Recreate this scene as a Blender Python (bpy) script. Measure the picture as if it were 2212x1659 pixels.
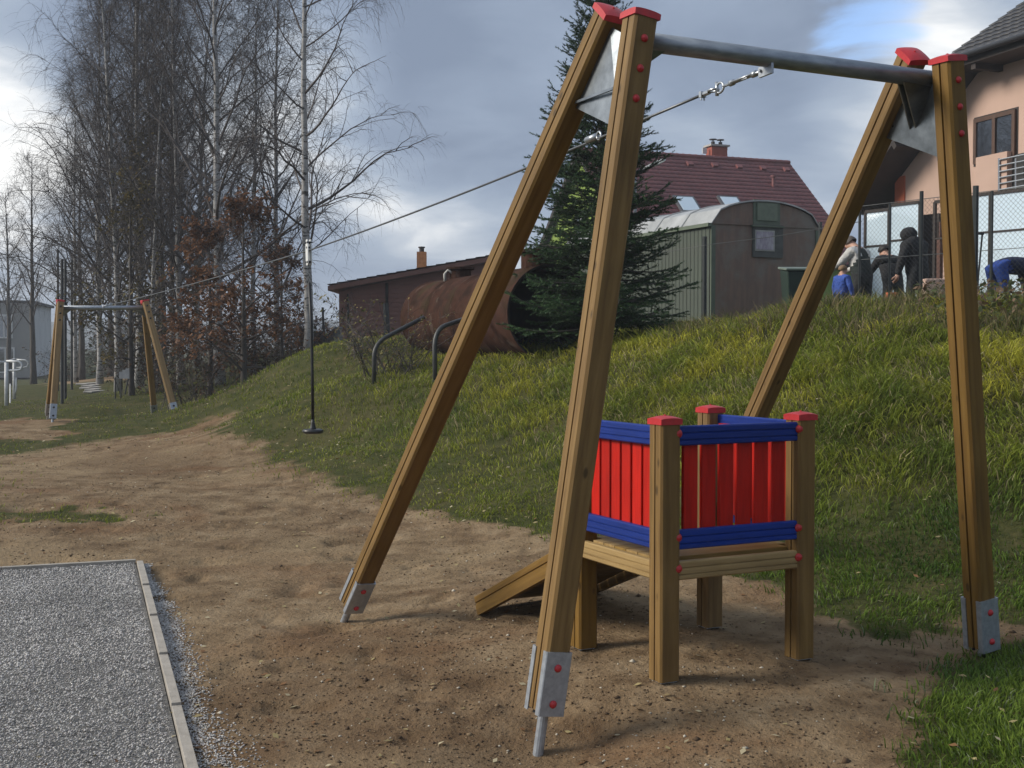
import bpy, math, random
import numpy as np
from mathutils import Matrix, Vector

scene = bpy.context.scene
for _o in list(bpy.data.objects):
    bpy.data.objects.remove(_o)
RD = math.radians

# ------------------------------------------------------------------ camera
PITCH = 0.030
FOC, CX, CY = 2613.7, 1106.0, 829.5        # focal length and centre in survey pixels (2212 x 1659)
cam = bpy.data.cameras.new('camera')
cam.sensor_width = 36.0
cam.lens = 36.0 * FOC / 2212.0
cam.clip_start = 0.05
cam.clip_end = 3000.0
cam_o = bpy.data.objects.new('camera', cam)
scene.collection.objects.link(cam_o)
cam_o.location = (0, 0, 1.6)
cam_o.rotation_euler = (math.pi / 2 - PITCH, 0, 0)
scene.camera = cam_o

# ------------------------------------------------------------------ sky and sun
SUN_AZ, SUN_EL = RD(-92), RD(30)           # azimuth from +Y towards +X, elevation
world = bpy.data.worlds.new('World')
scene.world = world
world.use_nodes = True
wn, wl = world.node_tree.nodes, world.node_tree.links
wn.clear()


def N(tree, typ, **kw):
    n = tree.nodes.new(typ)
    for k, v in kw.items():
        if k.startswith('i_'):
            n.inputs[int(k[2:])].default_value = v
        else:
            setattr(n, k, v)
    return n


def math_n(tree, op, a, b=None, c=None, clamp=False):
    n = tree.nodes.new('ShaderNodeMath')
    n.operation = op
    n.use_clamp = clamp
    for i, x in enumerate((a, b, c)):
        if x is None:
            continue
        if isinstance(x, (int, float)):
            n.inputs[i].default_value = x
        else:
            tree.links.new(x, n.inputs[i])
    return n.outputs[0]


def mix_n(tree, fac, a, b, mode='MIX'):
    n = tree.nodes.new('ShaderNodeMix')
    n.data_type = 'RGBA'
    n.blend_type = mode
    for k, x in ((0, fac), (6, a), (7, b)):
        if isinstance(x, (int, float)):
            n.inputs[k].default_value = x
        elif isinstance(x, (tuple, list)):
            n.inputs[k].default_value = tuple(x) + ((1.0,) if len(x) == 3 else ())
        else:
            tree.links.new(x, n.inputs[k])
    return n.outputs[2]


def ramp_n(tree, fac, stops, interp='LINEAR'):
    n = tree.nodes.new('ShaderNodeValToRGB')
    n.color_ramp.interpolation = interp
    el = n.color_ramp.elements
    while len(el) > 1:
        el.remove(el[-1])
    for i, (p, c) in enumerate(stops):
        e = el[0] if i == 0 else el.new(p)
        e.position = p
        e.color = tuple(c) + ((1.0,) if len(c) == 3 else ()) if isinstance(c, (tuple, list)) else (c, c, c, 1)
    tree.links.new(fac, n.inputs[0])
    return n.outputs[0]


def smooth_n(tree, x, a, b):
    n = tree.nodes.new('ShaderNodeMapRange')
    n.interpolation_type = 'SMOOTHSTEP'
    n.inputs[1].default_value = a
    n.inputs[2].default_value = b
    tree.links.new(x, n.inputs[0])
    return n.outputs[0]


def view_dir(xv, yv):
    r = np.array([(xv - CX) / FOC, 1.0, (CY - yv) / FOC])
    c, s = math.cos(PITCH), math.sin(PITCH)
    w = np.array([r[0], r[1] * c + r[2] * s, -r[1] * s + r[2] * c])
    return w / np.linalg.norm(w)


T = world.node_tree
sky = N(T, 'ShaderNodeTexSky', sky_type='NISHITA', sun_disc=False, sun_elevation=SUN_EL,
        sun_rotation=SUN_AZ, altitude=450.0, air_density=1.0, dust_density=1.2, ozone_density=1.5)
tc = N(T, 'ShaderNodeTexCoord')
sep = N(T, 'ShaderNodeSeparateXYZ')
wl.new(tc.outputs['Generated'], sep.inputs[0])
zc = math_n(T, 'ADD', math_n(T, 'MAXIMUM', sep.outputs[2], 0.0), 0.22)
comb = N(T, 'ShaderNodeCombineXYZ')
wl.new(math_n(T, 'DIVIDE', sep.outputs[0], zc), comb.inputs[0])
wl.new(math_n(T, 'DIVIDE', sep.outputs[1], zc), comb.inputs[1])
comb.inputs[2].default_value = 3.7
n1 = N(T, 'ShaderNodeTexNoise')
n1.inputs['Scale'].default_value = 1.35
n1.inputs['Detail'].default_value = 9.0
n1.inputs['Roughness'].default_value = 0.52
n1.inputs['Distortion'].default_value = 0.35
wl.new(comb.outputs[0], n1.inputs['Vector'])
n2 = N(T, 'ShaderNodeTexNoise')
n2.inputs['Scale'].default_value = 3.1
n2.inputs['Detail'].default_value = 10.0
n2.inputs['Roughness'].default_value = 0.56
n2.inputs['Distortion'].default_value = 0.6
wl.new(comb.outputs[0], n2.inputs['Vector'])


def lobe(xv, yv, half_deg, inner_deg=0.0):
    d = view_dir(xv, yv)
    vm = N(T, 'ShaderNodeVectorMath', operation='DOT_PRODUCT')
    wl.new(tc.outputs['Generated'], vm.inputs[0])
    vm.inputs[1].default_value = d
    return smooth_n(T, vm.outputs['Value'], math.cos(RD(half_deg)), math.cos(RD(inner_deg)))


# thick cloud everywhere; brighter where it thins towards the sun, darker bellies elsewhere
glow = N(T, 'ShaderNodeVectorMath', operation='DOT_PRODUCT')
wl.new(tc.outputs['Generated'], glow.inputs[0])
glow.inputs[1].default_value = (math.sin(SUN_AZ) * math.cos(SUN_EL), math.cos(SUN_AZ) * math.cos(SUN_EL), math.sin(SUN_EL))
near_sun = smooth_n(T, glow.outputs['Value'], 0.15, 1.0)
bri = math_n(T, 'MULTIPLY', near_sun, 0.22)
for (x, y, h, k) in ((-40, 310, 6.0, 0.40), (-20, 40, 4.0, 0.16), (560, 170, 6.5, 0.30), (760, 130, 4.0, 0.06), (760, 490, 4.0, 0.10), (300, 640, 6.0, 0.08),
                     (1960, 190, 5.5, 0.26), (2130, 70, 6.0, 0.24), (1600, 10, 5.0, 0.14), (1000, 500, 9.0, 0.12), (1500, 260, 5.0, 0.05)):
    bri = math_n(T, 'ADD', bri, math_n(T, 'MULTIPLY', lobe(x, y, h), k))
for (x, y, h, k) in ((1130, 150, 9.0, -0.17), (1700, 130, 6.0, -0.13), (900, 60, 6.0, -0.04), (60, 190, 3.5, -0.14), (330, 90, 6.0, -0.10), (200, 420, 4.0, -0.05)):
    bri = math_n(T, 'ADD', bri, math_n(T, 'MULTIPLY', lobe(x, y, h), k))
val = math_n(T, 'SUBTRACT', math_n(T, 'ADD', math_n(T, 'MULTIPLY', n1.outputs[0], 0.98), math_n(T, 'MULTIPLY', n2.outputs[0], 0.55)), 0.23)
val = math_n(T, 'ADD', val, bri)
cloud = ramp_n(T, val, ((0.30, (1.20, 1.52, 2.10)), (0.50, (1.60, 1.98, 2.62)), (0.66, (2.15, 2.55, 3.15)),
                        (0.80, (3.3, 3.6, 4.0)), (0.98, (6.0, 6.0, 5.9))))
hole = math_n(T, 'MULTIPLY', smooth_n(T, math_n(T, 'ADD', lobe(1865, 60, 4.2), math_n(T, 'MULTIPLY', n2.outputs[0], 2.6)), 1.85, 2.4), 0.75)
hole2 = math_n(T, 'MULTIPLY', smooth_n(T, n1.outputs[0], 0.68, 0.78), 0.4)
blue = mix_n(T, 1.0, sky.outputs[0], (1.15, 1.25, 1.45), 'MULTIPLY')
skyc = mix_n(T, math_n(T, 'MAXIMUM', hole, hole2), cloud, blue)
bg = N(T, 'ShaderNodeBackground')
bg.inputs[1].default_value = 0.10
wl.new(skyc, bg.inputs[0])
wo = N(T, 'ShaderNodeOutputWorld')
wl.new(bg.outputs[0], wo.inputs[0])

sun = bpy.data.lights.new('sun', 'SUN')
sun.energy = 2.1
sun.angle = RD(22)
sun.color = (1.0, 0.93, 0.82)
sun_o = bpy.data.objects.new('sun', sun)
scene.collection.objects.link(sun_o)
_sd = Vector((math.sin(SUN_AZ) * math.cos(SUN_EL), math.cos(SUN_AZ) * math.cos(SUN_EL), math.sin(SUN_EL)))
sun_o.rotation_euler = (-_sd).to_track_quat('-Z', 'Y').to_euler()
sun_o.location = _sd * 60

scene.view_settings.view_transform = 'Standard'
scene.view_settings.look = 'None'
scene.view_settings.gamma = 1.0
scene.view_settings.exposure = 1.0
scene.view_settings.use_curve_mapping = False
scene.render.engine = 'CYCLES'
scene.cycles.max_bounces = 6
scene.cycles.transparent_max_bounces = 12
scene.cycles.use_denoising = True

# ------------------------------------------------------------------ helpers
COL = scene.collection
WM = {}


def at(xv, yv, d):
    """World point seen in direction (xv, yv) at depth d metres in front of the camera."""
    r = np.array([(xv - CX) / FOC, 1.0, (CY - yv) / FOC]) * d
    c, s = math.cos(PITCH), math.sin(PITCH)
    return np.array([r[0], r[1] * c + r[2] * s, 1.6 - r[1] * s + r[2] * c])


def tag(o, label, cat=None, group=None, kind=None):
    if label:
        o['label'] = label
    if cat:
        o['category'] = cat
    if group:
        o['group'] = group
    if kind:
        o['kind'] = kind
    return o


def frame(origin, z, x):
    """4x4 matrix with its z axis along z and its x axis as near x as possible."""
    z = Vector(z).normalized()
    x = Vector(x)
    x = (x - z * x.dot(z)).normalized()
    y = z.cross(x)
    M = Matrix((x, y, z)).transposed().to_4x4()
    M.translation = Vector(origin)
    return M


def place(o, M=None, parent=None):
    M = M or Matrix.Identity(4)
    WM[o] = M
    if parent is not None:
        o.parent = parent
        o.matrix_basis = WM[parent].inverted() @ M
    else:
        o.matrix_basis = M
    COL.objects.link(o)
    return o


def empty(name, loc, label, cat, group=None):
    o = bpy.data.objects.new(name, None)
    o.empty_display_size = 0.2
    place(o, Matrix.Translation(Vector(loc)))
    return tag(o, label, cat, group)


def inst(name, mesh, M, parent=None, bevel=0.0):
    o = bpy.data.objects.new(name, mesh)
    place(o, M, parent)
    if bevel:
        b = o.modifiers.new('edge', 'BEVEL')
        b.width = bevel
        b.segments = 2
        b.limit_method = 'ANGLE'
    return o


class MB:
    """Collects verts and faces and links them as one mesh object."""

    def __init__(self):
        self.v, self.f, self.m = [], [], []

    def add(self, verts, faces, mi=0):
        k = len(self.v)
        self.v.extend([tuple(map(float, p)) for p in verts])
        self.f.extend([tuple(k + i for i in fc) for fc in faces])
        self.m.extend([mi] * len(faces))
        return self

    def box(self, c, s, R=None, mi=0):
        P = []
        for dx in (-.5, .5):
            for dy in (-.5, .5):
                for dz in (-.5, .5):
                    p = Vector((dx * s[0], dy * s[1], dz * s[2]))
                    if R is not None:
                        p = R @ p
                    P.append((c[0] + p[0], c[1] + p[1], c[2] + p[2]))
        return self.add(P, [(0, 1, 3, 2), (4, 6, 7, 5), (0, 4, 5, 1), (2, 3, 7, 6), (0, 2, 6, 4), (1, 5, 7, 3)], mi)

    def prism(self, prof, z0, z1, mi=0):
        n = len(prof)
        self.add([(p[0], p[1], z0) for p in prof] + [(p[0], p[1], z1) for p in prof],
                 [(i, (i + 1) % n, n + (i + 1) % n, n + i) for i in range(n)] + [tuple(range(n))[::-1], tuple(range(n, 2 * n))], mi)
        return self

    def tube(self, pts, rad, sides=8, cap=True, mi=0):
        pts = [Vector(p) for p in pts]
        n = len(pts)
        if isinstance(rad, (int, float)):
            rad = [rad] * n
        ref = Vector((0.3, 0.2, 0.93))
        V, F = [], []
        pa = None
        for i, p in enumerate(pts):
            t = (pts[min(i + 1, n - 1)] - pts[max(i - 1, 0)]).normalized()
            if pa is None:
                if abs(t.dot(ref)) > 0.95:
                    ref = Vector((1, 0.1, 0))
                a = (ref - t * ref.dot(t)).normalized()
            else:
                a = (pa - t * pa.dot(t)).normalized()
            pa = a
            b = t.cross(a)
            for k in range(sides):
                th = 2 * math.pi * k / sides
                V.append(p + (a * math.cos(th) + b * math.sin(th)) * rad[i])
        for i in range(n - 1):
            for k in range(sides):
                k2 = (k + 1) % sides
                F.append((i * sides + k, i * sides + k2, (i + 1) * sides + k2, (i + 1) * sides + k))
        if cap:
            F.append(tuple(range(sides))[::-1])
            F.append(tuple((n - 1) * sides + k for k in range(sides)))
        return self.add(V, F, mi)

    def lathe(self, prof, sides=16, mi=0, M=None):
        V, F = [], []
        for (r, z) in prof:
            for k in range(sides):
                th = 2 * math.pi * k / sides
                p = Vector((r * math.cos(th), r * math.sin(th), z))
                V.append(M @ p if M is not None else p)
        n = len(prof)
        for i in range(n - 1):
            for k in range(sides):
                k2 = (k + 1) % sides
                F.append((i * sides + k, i * sides + k2, (i + 1) * sides + k2, (i + 1) * sides + k))
        F.append(tuple(range(sides))[::-1])
        F.append(tuple((n - 1) * sides + k for k in range(sides)))
        return self.add(V, F, mi)

    def mesh(self, name, mats, smooth=False):
        me = bpy.data.meshes.new(name)
        me.from_pydata(self.v, [], self.f)
        for m in (mats if isinstance(mats, (list, tuple)) else [mats]):
            me.materials.append(m)
        if any(self.m):
            me.polygons.foreach_set('material_index', self.m)
        if smooth:
            me.polygons.foreach_set('use_smooth', [True] * len(me.polygons))
        me.update()
        return me

    def build(self, name, mats, parent=None, M=None, smooth=False, bevel=0.0, world=True):
        """world=True: the collected coordinates are world coordinates and the object's origin is its parent's."""
        me = self.mesh(name, mats, smooth)
        if M is None:
            M = WM[parent].copy() if parent is not None else Matrix.Identity(4)
            if parent is not None:
                me.transform(M.inverted())
        return inst(name, me, M, parent, bevel)


def np_mesh(name, V, loops, counts, mats, attrs=None, smooth=False, mat_idx=None):
    """Fast mesh from numpy arrays: V (n,3), flat loop indices, face sizes."""
    me = bpy.data.meshes.new(name)
    me.vertices.add(len(V))
    me.vertices.foreach_set('co', np.asarray(V, np.float32).ravel())
    me.loops.add(len(loops))
    me.loops.foreach_set('vertex_index', np.asarray(loops, np.int32))
    me.polygons.add(len(counts))
    starts = np.concatenate([[0], np.cumsum(counts)[:-1]])
    me.polygons.foreach_set('loop_start', starts.astype(np.int32))
    if mat_idx is not None:
        me.polygons.foreach_set('material_index', np.asarray(mat_idx, np.int32))
    if smooth:
        me.polygons.foreach_set('use_smooth', np.ones(len(counts), bool))
    for k, a in (attrs or {}).items():
        if a.ndim == 1:
            at_ = me.attributes.new(k, 'FLOAT', 'POINT')
            at_.data.foreach_set('value', a.astype(np.float32))
        else:
            at_ = me.attributes.new(k, 'FLOAT_COLOR', 'POINT')
            c = np.ones((len(a), 4), np.float32)
            c[:, :3] = a
            at_.data.foreach_set('color', c.ravel())
    for m in (mats if isinstance(mats, (list, tuple)) else [mats]):
        me.materials.append(m)
    me.update(calc_edges=True)
    return me


# ------------------------------------------------------------------ materials
def new_mat(name):
    m = bpy.data.materials.new(name)
    m.use_nodes = True
    t = m.node_tree
    t.nodes.clear()
    out = t.nodes.new('ShaderNodeOutputMaterial')
    b = t.nodes.new('ShaderNodeBsdfPrincipled')
    t.links.new(b.outputs[0], out.inputs[0])
    return m, t, b


def noise_n(t, vec, scale, detail=4.0, rough=0.5, dist=0.0):
    n = t.nodes.new('ShaderNodeTexNoise')
    n.inputs['Scale'].default_value = scale
    n.inputs['Detail'].default_value = detail
    n.inputs['Roughness'].default_value = rough
    n.inputs['Distortion'].default_value = dist
    t.links.new(vec, n.inputs['Vector'])
    return n.outputs[0]


def coords(t, scale=(1, 1, 1), kind='Object', rand=False):
    c = t.nodes.new('ShaderNodeTexCoord')
    v = c.outputs[kind]
    if rand:
        oi = t.nodes.new('ShaderNodeObjectInfo')
        a = t.nodes.new('ShaderNodeVectorMath')
        a.operation = 'ADD'
        sc = t.nodes.new('ShaderNodeVectorMath')
        sc.operation = 'SCALE'
        cb = t.nodes.new('ShaderNodeCombineXYZ')
        for i in range(3):
            t.links.new(oi.outputs['Random'], cb.inputs[i])
        t.links.new(cb.outputs[0], sc.inputs[0])
        sc.inputs['Scale'].default_value = 37.0
        t.links.new(v, a.inputs[0])
        t.links.new(sc.outputs[0], a.inputs[1])
        v = a.outputs[0]
    mp = t.nodes.new('ShaderNodeMapping')
    mp.inputs['Scale'].default_value = scale
    t.links.new(v, mp.inputs['Vector'])
    return mp.outputs[0]


def bump_n(t, b, h, strength=0.3, dist=0.01):
    bp = t.nodes.new('ShaderNodeBump')
    bp.inputs['Strength'].default_value = strength
    bp.inputs['Distance'].default_value = dist
    t.links.new(h, bp.inputs['Height'])
    t.links.new(bp.outputs[0], b.inputs['Normal'])


def simple_mat(name, c1, c2=None, rough=0.6, scale=8.0, metal=0.0, detail=5.0, bump=0.0, bdist=0.01, stretch=(1, 1, 1), kind='Object', spec=0.5, lo=0.35, hi=0.65, rand=False):
    m, t, b = new_mat(name)
    b.inputs['Roughness'].default_value = rough
    b.inputs['Metallic'].default_value = metal
    b.inputs['Specular IOR Level'].default_value = spec
    c2 = c2 or tuple(x * 0.75 for x in c1)
    v = coords(t, stretch, kind, rand)
    n = noise_n(t, v, scale, detail, 0.6)
    col = ramp_n(t, n, ((lo, c1), (hi, c2)))
    t.links.new(col, b.inputs['Base Color'])
    if bump:
        bump_n(t, b, noise_n(t, v, scale * 4, 4.0), bump, bdist)
    return m


def wood_mat(name, dark, mid, light, rough=0.62, weather=0.35):
    """Sawn timber, grain along the object's local z."""
    m, t, b = new_mat(name)
    v = coords(t, (1, 1, 0.075), rand=True)
    n = noise_n(t, v, 38.0, 6.0, 0.66, 0.8)
    w = t.nodes.new('ShaderNodeTexWave')
    w.wave_type = 'RINGS'
    w.rings_direction = 'Z'
    w.inputs['Scale'].default_value = 7.0
    w.inputs['Distortion'].default_value = 9.0
    w.inputs['Detail'].default_value = 3.0
    w.inputs['Detail Scale'].default_value = 1.2
    v2 = coords(t, (1, 1, 0.10), rand=True)
    t.links.new(v2, w.inputs['Vector'])
    g = math_n(t, 'ADD', math_n(t, 'MULTIPLY', n, 0.78), math_n(t, 'MULTIPLY', w.outputs['Fac'], 0.16))
    col = ramp_n(t, g, ((0.12, dark), (0.50, mid), (0.88, light)))
    vo = t.nodes.new('ShaderNodeTexVoronoi')
    vo.inputs['Scale'].default_value = 5.0
    t.links.new(coords(t, (1.6, 1.6, 0.75), rand=True), vo.inputs['Vector'])
    kn = smooth_n(t, vo.outputs['Distance'], 0.13, 0.05)
    col = mix_n(t, math_n(t, 'MULTIPLY', kn, 0.75), col, tuple(x * 0.38 for x in dark))
    oi = t.nodes.new('ShaderNodeObjectInfo')
    hs = t.nodes.new('ShaderNodeHueSaturation')
    t.links.new(col, hs.inputs['Color'])
    t.links.new(math_n(t, 'ADD', math_n(t, 'MULTIPLY', oi.outputs['Random'], 0.36), 0.84), hs.inputs['Value'])
    t.links.new(math_n(t, 'ADD', math_n(t, 'MULTIPLY', oi.outputs['Random'], -0.25), 1.08), hs.inputs['Saturation'])
    col = hs.outputs[0]
    big = noise_n(t, coords(t, (1, 1, 0.35), rand=True), 6.0, 5.0)
    col = mix_n(t, math_n(t, 'MULTIPLY', smooth_n(t, big, 0.42, 0.72), weather), col, tuple(x * 0.62 for x in dark))
    t.links.new(col, b.inputs['Base Color'])
    b.inputs['Roughness'].default_value = rough
    b.inputs['Specular IOR Level'].default_value = 0.3
    bump_n(t, b, g, 0.25, 0.004)
    return m


WOOD = wood_mat('impregnated_wood', (0.095, 0.049, 0.011), (0.185, 0.104, 0.025), (0.26, 0.158, 0.045))
WOOD_PALE = wood_mat('fresh_deck_wood', (0.17, 0.102, 0.028), (0.30, 0.19, 0.058), (0.38, 0.26, 0.09), weather=0.25)
WOOD_FAR = wood_mat('far_wood', (0.16, 0.092, 0.028), (0.26, 0.155, 0.05), (0.34, 0.21, 0.075))
RED_CAP = simple_mat('red_plastic', (0.50, 0.022, 0.028), (0.40, 0.02, 0.024), rough=0.42, scale=30)
def painted(name, c, worn, spec):
    m, t, b = new_mat(name)
    g = noise_n(t, coords(t, (1, 1, 0.10), rand=True), 45.0, 5.0, 0.65)
    col = ramp_n(t, g, ((0.3, tuple(x * 0.72 for x in c)), (0.6, c)))
    oi = t.nodes.new('ShaderNodeObjectInfo')
    hs = t.nodes.new('ShaderNodeHueSaturation')
    t.links.new(col, hs.inputs['Color'])
    t.links.new(math_n(t, 'ADD', math_n(t, 'MULTIPLY', oi.outputs['Random'], 0.3), 0.82), hs.inputs['Value'])
    ch = noise_n(t, coords(t, (1, 1, 0.35), rand=True), 60.0, 6.0, 0.7)
    col = mix_n(t, math_n(t, 'MULTIPLY', smooth_n(t, ch, 0.66, 0.74), 0.7), hs.outputs[0], worn)
    t.links.new(col, b.inputs['Base Color'])
    b.inputs['Roughness'].default_value = 0.5
    b.inputs['Specular IOR Level'].default_value = spec
    bump_n(t, b, g, 0.3, 0.004)
    return m


RED_BOARD = painted('red_paint', (0.47, 0.012, 0.005), (0.17, 0.03, 0.015), 0.2)
BLUE_RAIL = painted('blue_paint', (0.009, 0.034, 0.23), (0.05, 0.07, 0.13), 0.25)
GALV = simple_mat('galvanised_steel', (0.42, 0.45, 0.49), (0.30, 0.325, 0.36), rough=0.42, metal=0.55, scale=34, detail=6, bump=0.06, bdist=0.003)
GALV_PIPE = simple_mat('galvanised_pipe', (0.36, 0.39, 0.43), (0.22, 0.245, 0.28), rough=0.42, metal=0.65, scale=26, stretch=(1, 1, 0.3), detail=6)
GALV_PLATE = simple_mat('galvanised_plate', (0.30, 0.33, 0.36), (0.17, 0.19, 0.21), rough=0.38, metal=0.9, scale=9, detail=6)
BLACK = simple_mat('black_rubber', (0.012, 0.012, 0.013), rough=0.5)
BOLT_BLACK = simple_mat('black_bolt', (0.02, 0.02, 0.022), rough=0.5)
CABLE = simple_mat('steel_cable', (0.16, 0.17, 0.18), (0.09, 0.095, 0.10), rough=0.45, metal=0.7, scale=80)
FITTING_STEEL = simple_mat('bright_steel', (0.5, 0.53, 0.56), (0.36, 0.38, 0.4), rough=0.35, metal=0.8, scale=60)  # brighter steel of the cable fittings
WHITE_PL = simple_mat('white_plastic', (0.72, 0.73, 0.72), rough=0.45)
# ------------------------------------------------------------------ terrain
CTRL = np.array([
    # level ground round the frame and in front of it
    (-6, 3, -.2), (-3, 4, -.2), (0, 2.5, -.2), (-1.0, 5.6, -.19), (-1.1, 7.9, -.17), (-3, 9.8, -.14), (-5.5, 8, -.17), (.74, 5.82, -.01), (1.5, 6.2, 0),
    (1.12, 6.95, .0), (.38, 6.57, -.03), (0, 8.4, -.07), (2.57, 6.5, -.06), (2.4, 6.0, -.05), (3, 4.5, .0), (2, 4.2, -.04), (5, 4, .1), (4.4, 6.3, .1), (1.4, 8.6, .03), (.2, 5.2, -.13),
    # playing field on the far side
    (-6, 14, .02), (-8.6, 24, .2), (-5, 18, .1), (-10, 24, .15), (-14, 20, .05), (-12, 12, -.1), (-20, 30, .05), (-15, 40, -.05), (-11, 33, .22), (-30, 60, -.4),
    (-35, 100, -.85), (-60, 100, -.85), (-20, 70, -.45), (-10, 8, -.15), (-4, 13, 0),
    # foot of the bank
    (2.2, 8.5, .12), (.4, 10.8, .06), (-.9, 12.7, .08), (-3, 17, .18), (-4.9, 21, .27), (-6.4, 26, .33), (3.2, 8.0, .15), (4.6, 7.7, .22),
    # face of the bank
    (2.6, 10.8, .95), (3.7, 10.3, 1.05), (5.0, 9.8, 1.1), (1.0, 13.6, .75), (-.1, 15.2, .72), (-1.6, 17.6, .78), (-3.3, 19.6, .85), (-4.7, 23.0, .85),
    # crest
    (5.4, 12, 1.75), (3.95, 13, 1.77), (2.9, 14.2, 1.77), (1.86, 16.5, 1.66), (1.46, 17.0, 1.5), (.5, 17.6, 1.36), (-.55, 19, 1.30), (-2.8, 24, 1.66), (-3.75, 24, 1.62),
    (-4.6, 26, 1.38), (-5.6, 27, .80), (-6.3, 27.5, .40), (-5.1, 30, 1.04), (-6.6, 30, .42),
    # land above the bank
    (6, 18, 1.92), (5, 25, 1.95), (0, 26, 1.75), (-1, 22, 1.45), (10, 20, 2.0), (12, 12, 2.05), (8, 9, 1.2), (10, 6, .7), (3, 20, 1.86), (0, 60, 3), (20, 60, 3), (20, 40, 2.4),
    (-3, 45, 1.9), (0, 100, 3), (-10, 45, 1.2), (-14, 60, .6), (-8, 34, .6), (14, 34, 2.1), (8, 30, 2.0), (-6, 120, 1.5),
    (-150, 60, -1), (-150, 250, -2), (150, 60, 3), (150, 250, 4), (0, 300, 2), (0, -100, 0), (-150, -60, -.5), (150, -60, 1), (20, 0, .8), (-20, 0, -.3)], float)


def _phi(d2):
    return np.where(d2 > 1e-12, d2 * np.log(d2 + 1e-12), 0.0)


def _tps(ctrl, lam):
    n = len(ctrl)
    s = ctrl[:, :2] / 10.0
    K = _phi(((s[:, None] - s[None]) ** 2).sum(-1)) + lam * np.eye(n)
    P = np.hstack([np.ones((n, 1)), s])
    A = np.zeros((n + 3, n + 3))
    A[:n, :n] = K
    A[:n, n:] = P
    A[n:, :n] = P.T
    return np.linalg.solve(A, np.concatenate([ctrl[:, 2], np.zeros(3)]))


_W = _tps(CTRL, 0.006)


def smoothstep(a, b, x):
    t = np.clip((x - a) / (b - a), 0, 1)
    return t * t * (3 - 2 * t)


def base_z(x, y):
    x = np.asarray(x, float)
    y = np.asarray(y, float)
    sh = x.shape
    q = np.stack([x.ravel(), y.ravel()], 1) / 10.0
    out = np.zeros(len(q))
    s = CTRL[:, :2] / 10.0
    for i in range(0, len(q), 20000):
        d2 = ((q[i:i + 20000, None] - s[None]) ** 2).sum(-1)
        out[i:i + 20000] = _phi(d2) @ _W[:len(s)] + _W[-3] + q[i:i + 20000] @ _W[-2:]
    return np.clip(out, -2.5, 5.0).reshape(sh)


_rt = np.random.default_rng(7).random((8, 256, 256))


def vnoise(x, y, scale, k=0):
    """Smooth value noise 0..1 with features about 1/scale metres across."""
    X, Y = np.asarray(x) * scale + 19.3 * k + 500, np.asarray(y) * scale + 7.7 * k + 500
    xi, yi = np.floor(X).astype(int), np.floor(Y).astype(int)
    fx, fy = X - xi, Y - yi
    fx, fy = fx * fx * (3 - 2 * fx), fy * fy * (3 - 2 * fy)
    t = _rt[k % 8]
    a = t[xi % 256, yi % 256]
    b = t[(xi + 1) % 256, yi % 256]
    c = t[xi % 256, (yi + 1) % 256]
    d = t[(xi + 1) % 256, (yi + 1) % 256]
    return (a * (1 - fx) + b * fx) * (1 - fy) + (c * (1 - fx) + d * fx) * fy


def fbm(x, y, scale, k=0, oct=4, g=0.5):
    s, a, w = 0, 1.0, 0
    for i in range(oct):
        s = s + a * vnoise(x, y, scale * 2 ** i, k + i)
        w += a
        a *= g
    return s / w


def on_ground(xv, yv, dmin=3.5, dmax=90.0):
    d = np.exp(np.linspace(math.log(dmin), math.log(dmax), 900))
    P = np.array([at(xv, yv, k) for k in d])
    h = P[:, 2] - base_z(P[:, 0], P[:, 1])
    i = np.argmax(h < 0)
    return P[i] if h[i] < 0 else P[-1]


def poly_sd(x, y, P):
    """Signed distance to a polygon (positive inside)."""
    x = np.asarray(x, float)
    y = np.asarray(y, float)
    d = np.full(x.shape, 1e9)
    ins = np.zeros(x.shape, bool)
    n = len(P)
    for i in range(n):
        (x0, y0), (x1, y1) = P[i], P[(i + 1) % n]
        ex, ey = x1 - x0, y1 - y0
        t = np.clip(((x - x0) * ex + (y - y0) * ey) / (ex * ex + ey * ey + 1e-12), 0, 1)
        d = np.minimum(d, (x - x0 - t * ex) ** 2 + (y - y0 - t * ey) ** 2)
        c = ((y0 > y) != (y1 > y)) & (x < (x1 - x0) * (y - y0) / (y1 - y0 + 1e-12) + x0)
        ins ^= c
    d = np.sqrt(d)
    return np.where(ins, d, -d)


_dirt_px = [(-60, 1230), (-60, 1150), (-60, 990), (150, 962), (350, 935), (440, 912), (500, 932), (560, 965), (640, 1002),
            (720, 1050), (860, 1090), (960, 1100), (1000, 1130), (1190, 1152), (1330, 1190), (1500, 1235), (1640, 1262), (1700, 1282), (1770, 1335), (1850, 1385), (1930, 1395),
            (1990, 1372), (2060, 1345), (2260, 1345), (2260, 1385), (2160, 1405), (2100, 1445), (2050, 1490), (2015, 1540), (2030, 1600), (1985, 1658)]
DIRT = [tuple(on_ground(*p)[:2]) for p in _dirt_px] + [(1.5, 3.2), (1.2, 1.5), (-1.0, 1.5), (-6.0, 3.0), (-8.0, 7.0)]
THIN = [tuple(on_ground(*p)[:2]) for p in ((-120, 1132), (-120, 1088), (200, 1090), (310, 1100), (240, 1128))]
DIRT2 = [tuple(on_ground(*p)[:2]) for p in ((-80, 955), (-80, 915), (60, 905), (160, 915), (140, 945))]
DIRT3 = [tuple(on_ground(*p)[:2]) for p in ((110, 830), (190, 818), (330, 812), (330, 818), (190, 826))]


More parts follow.
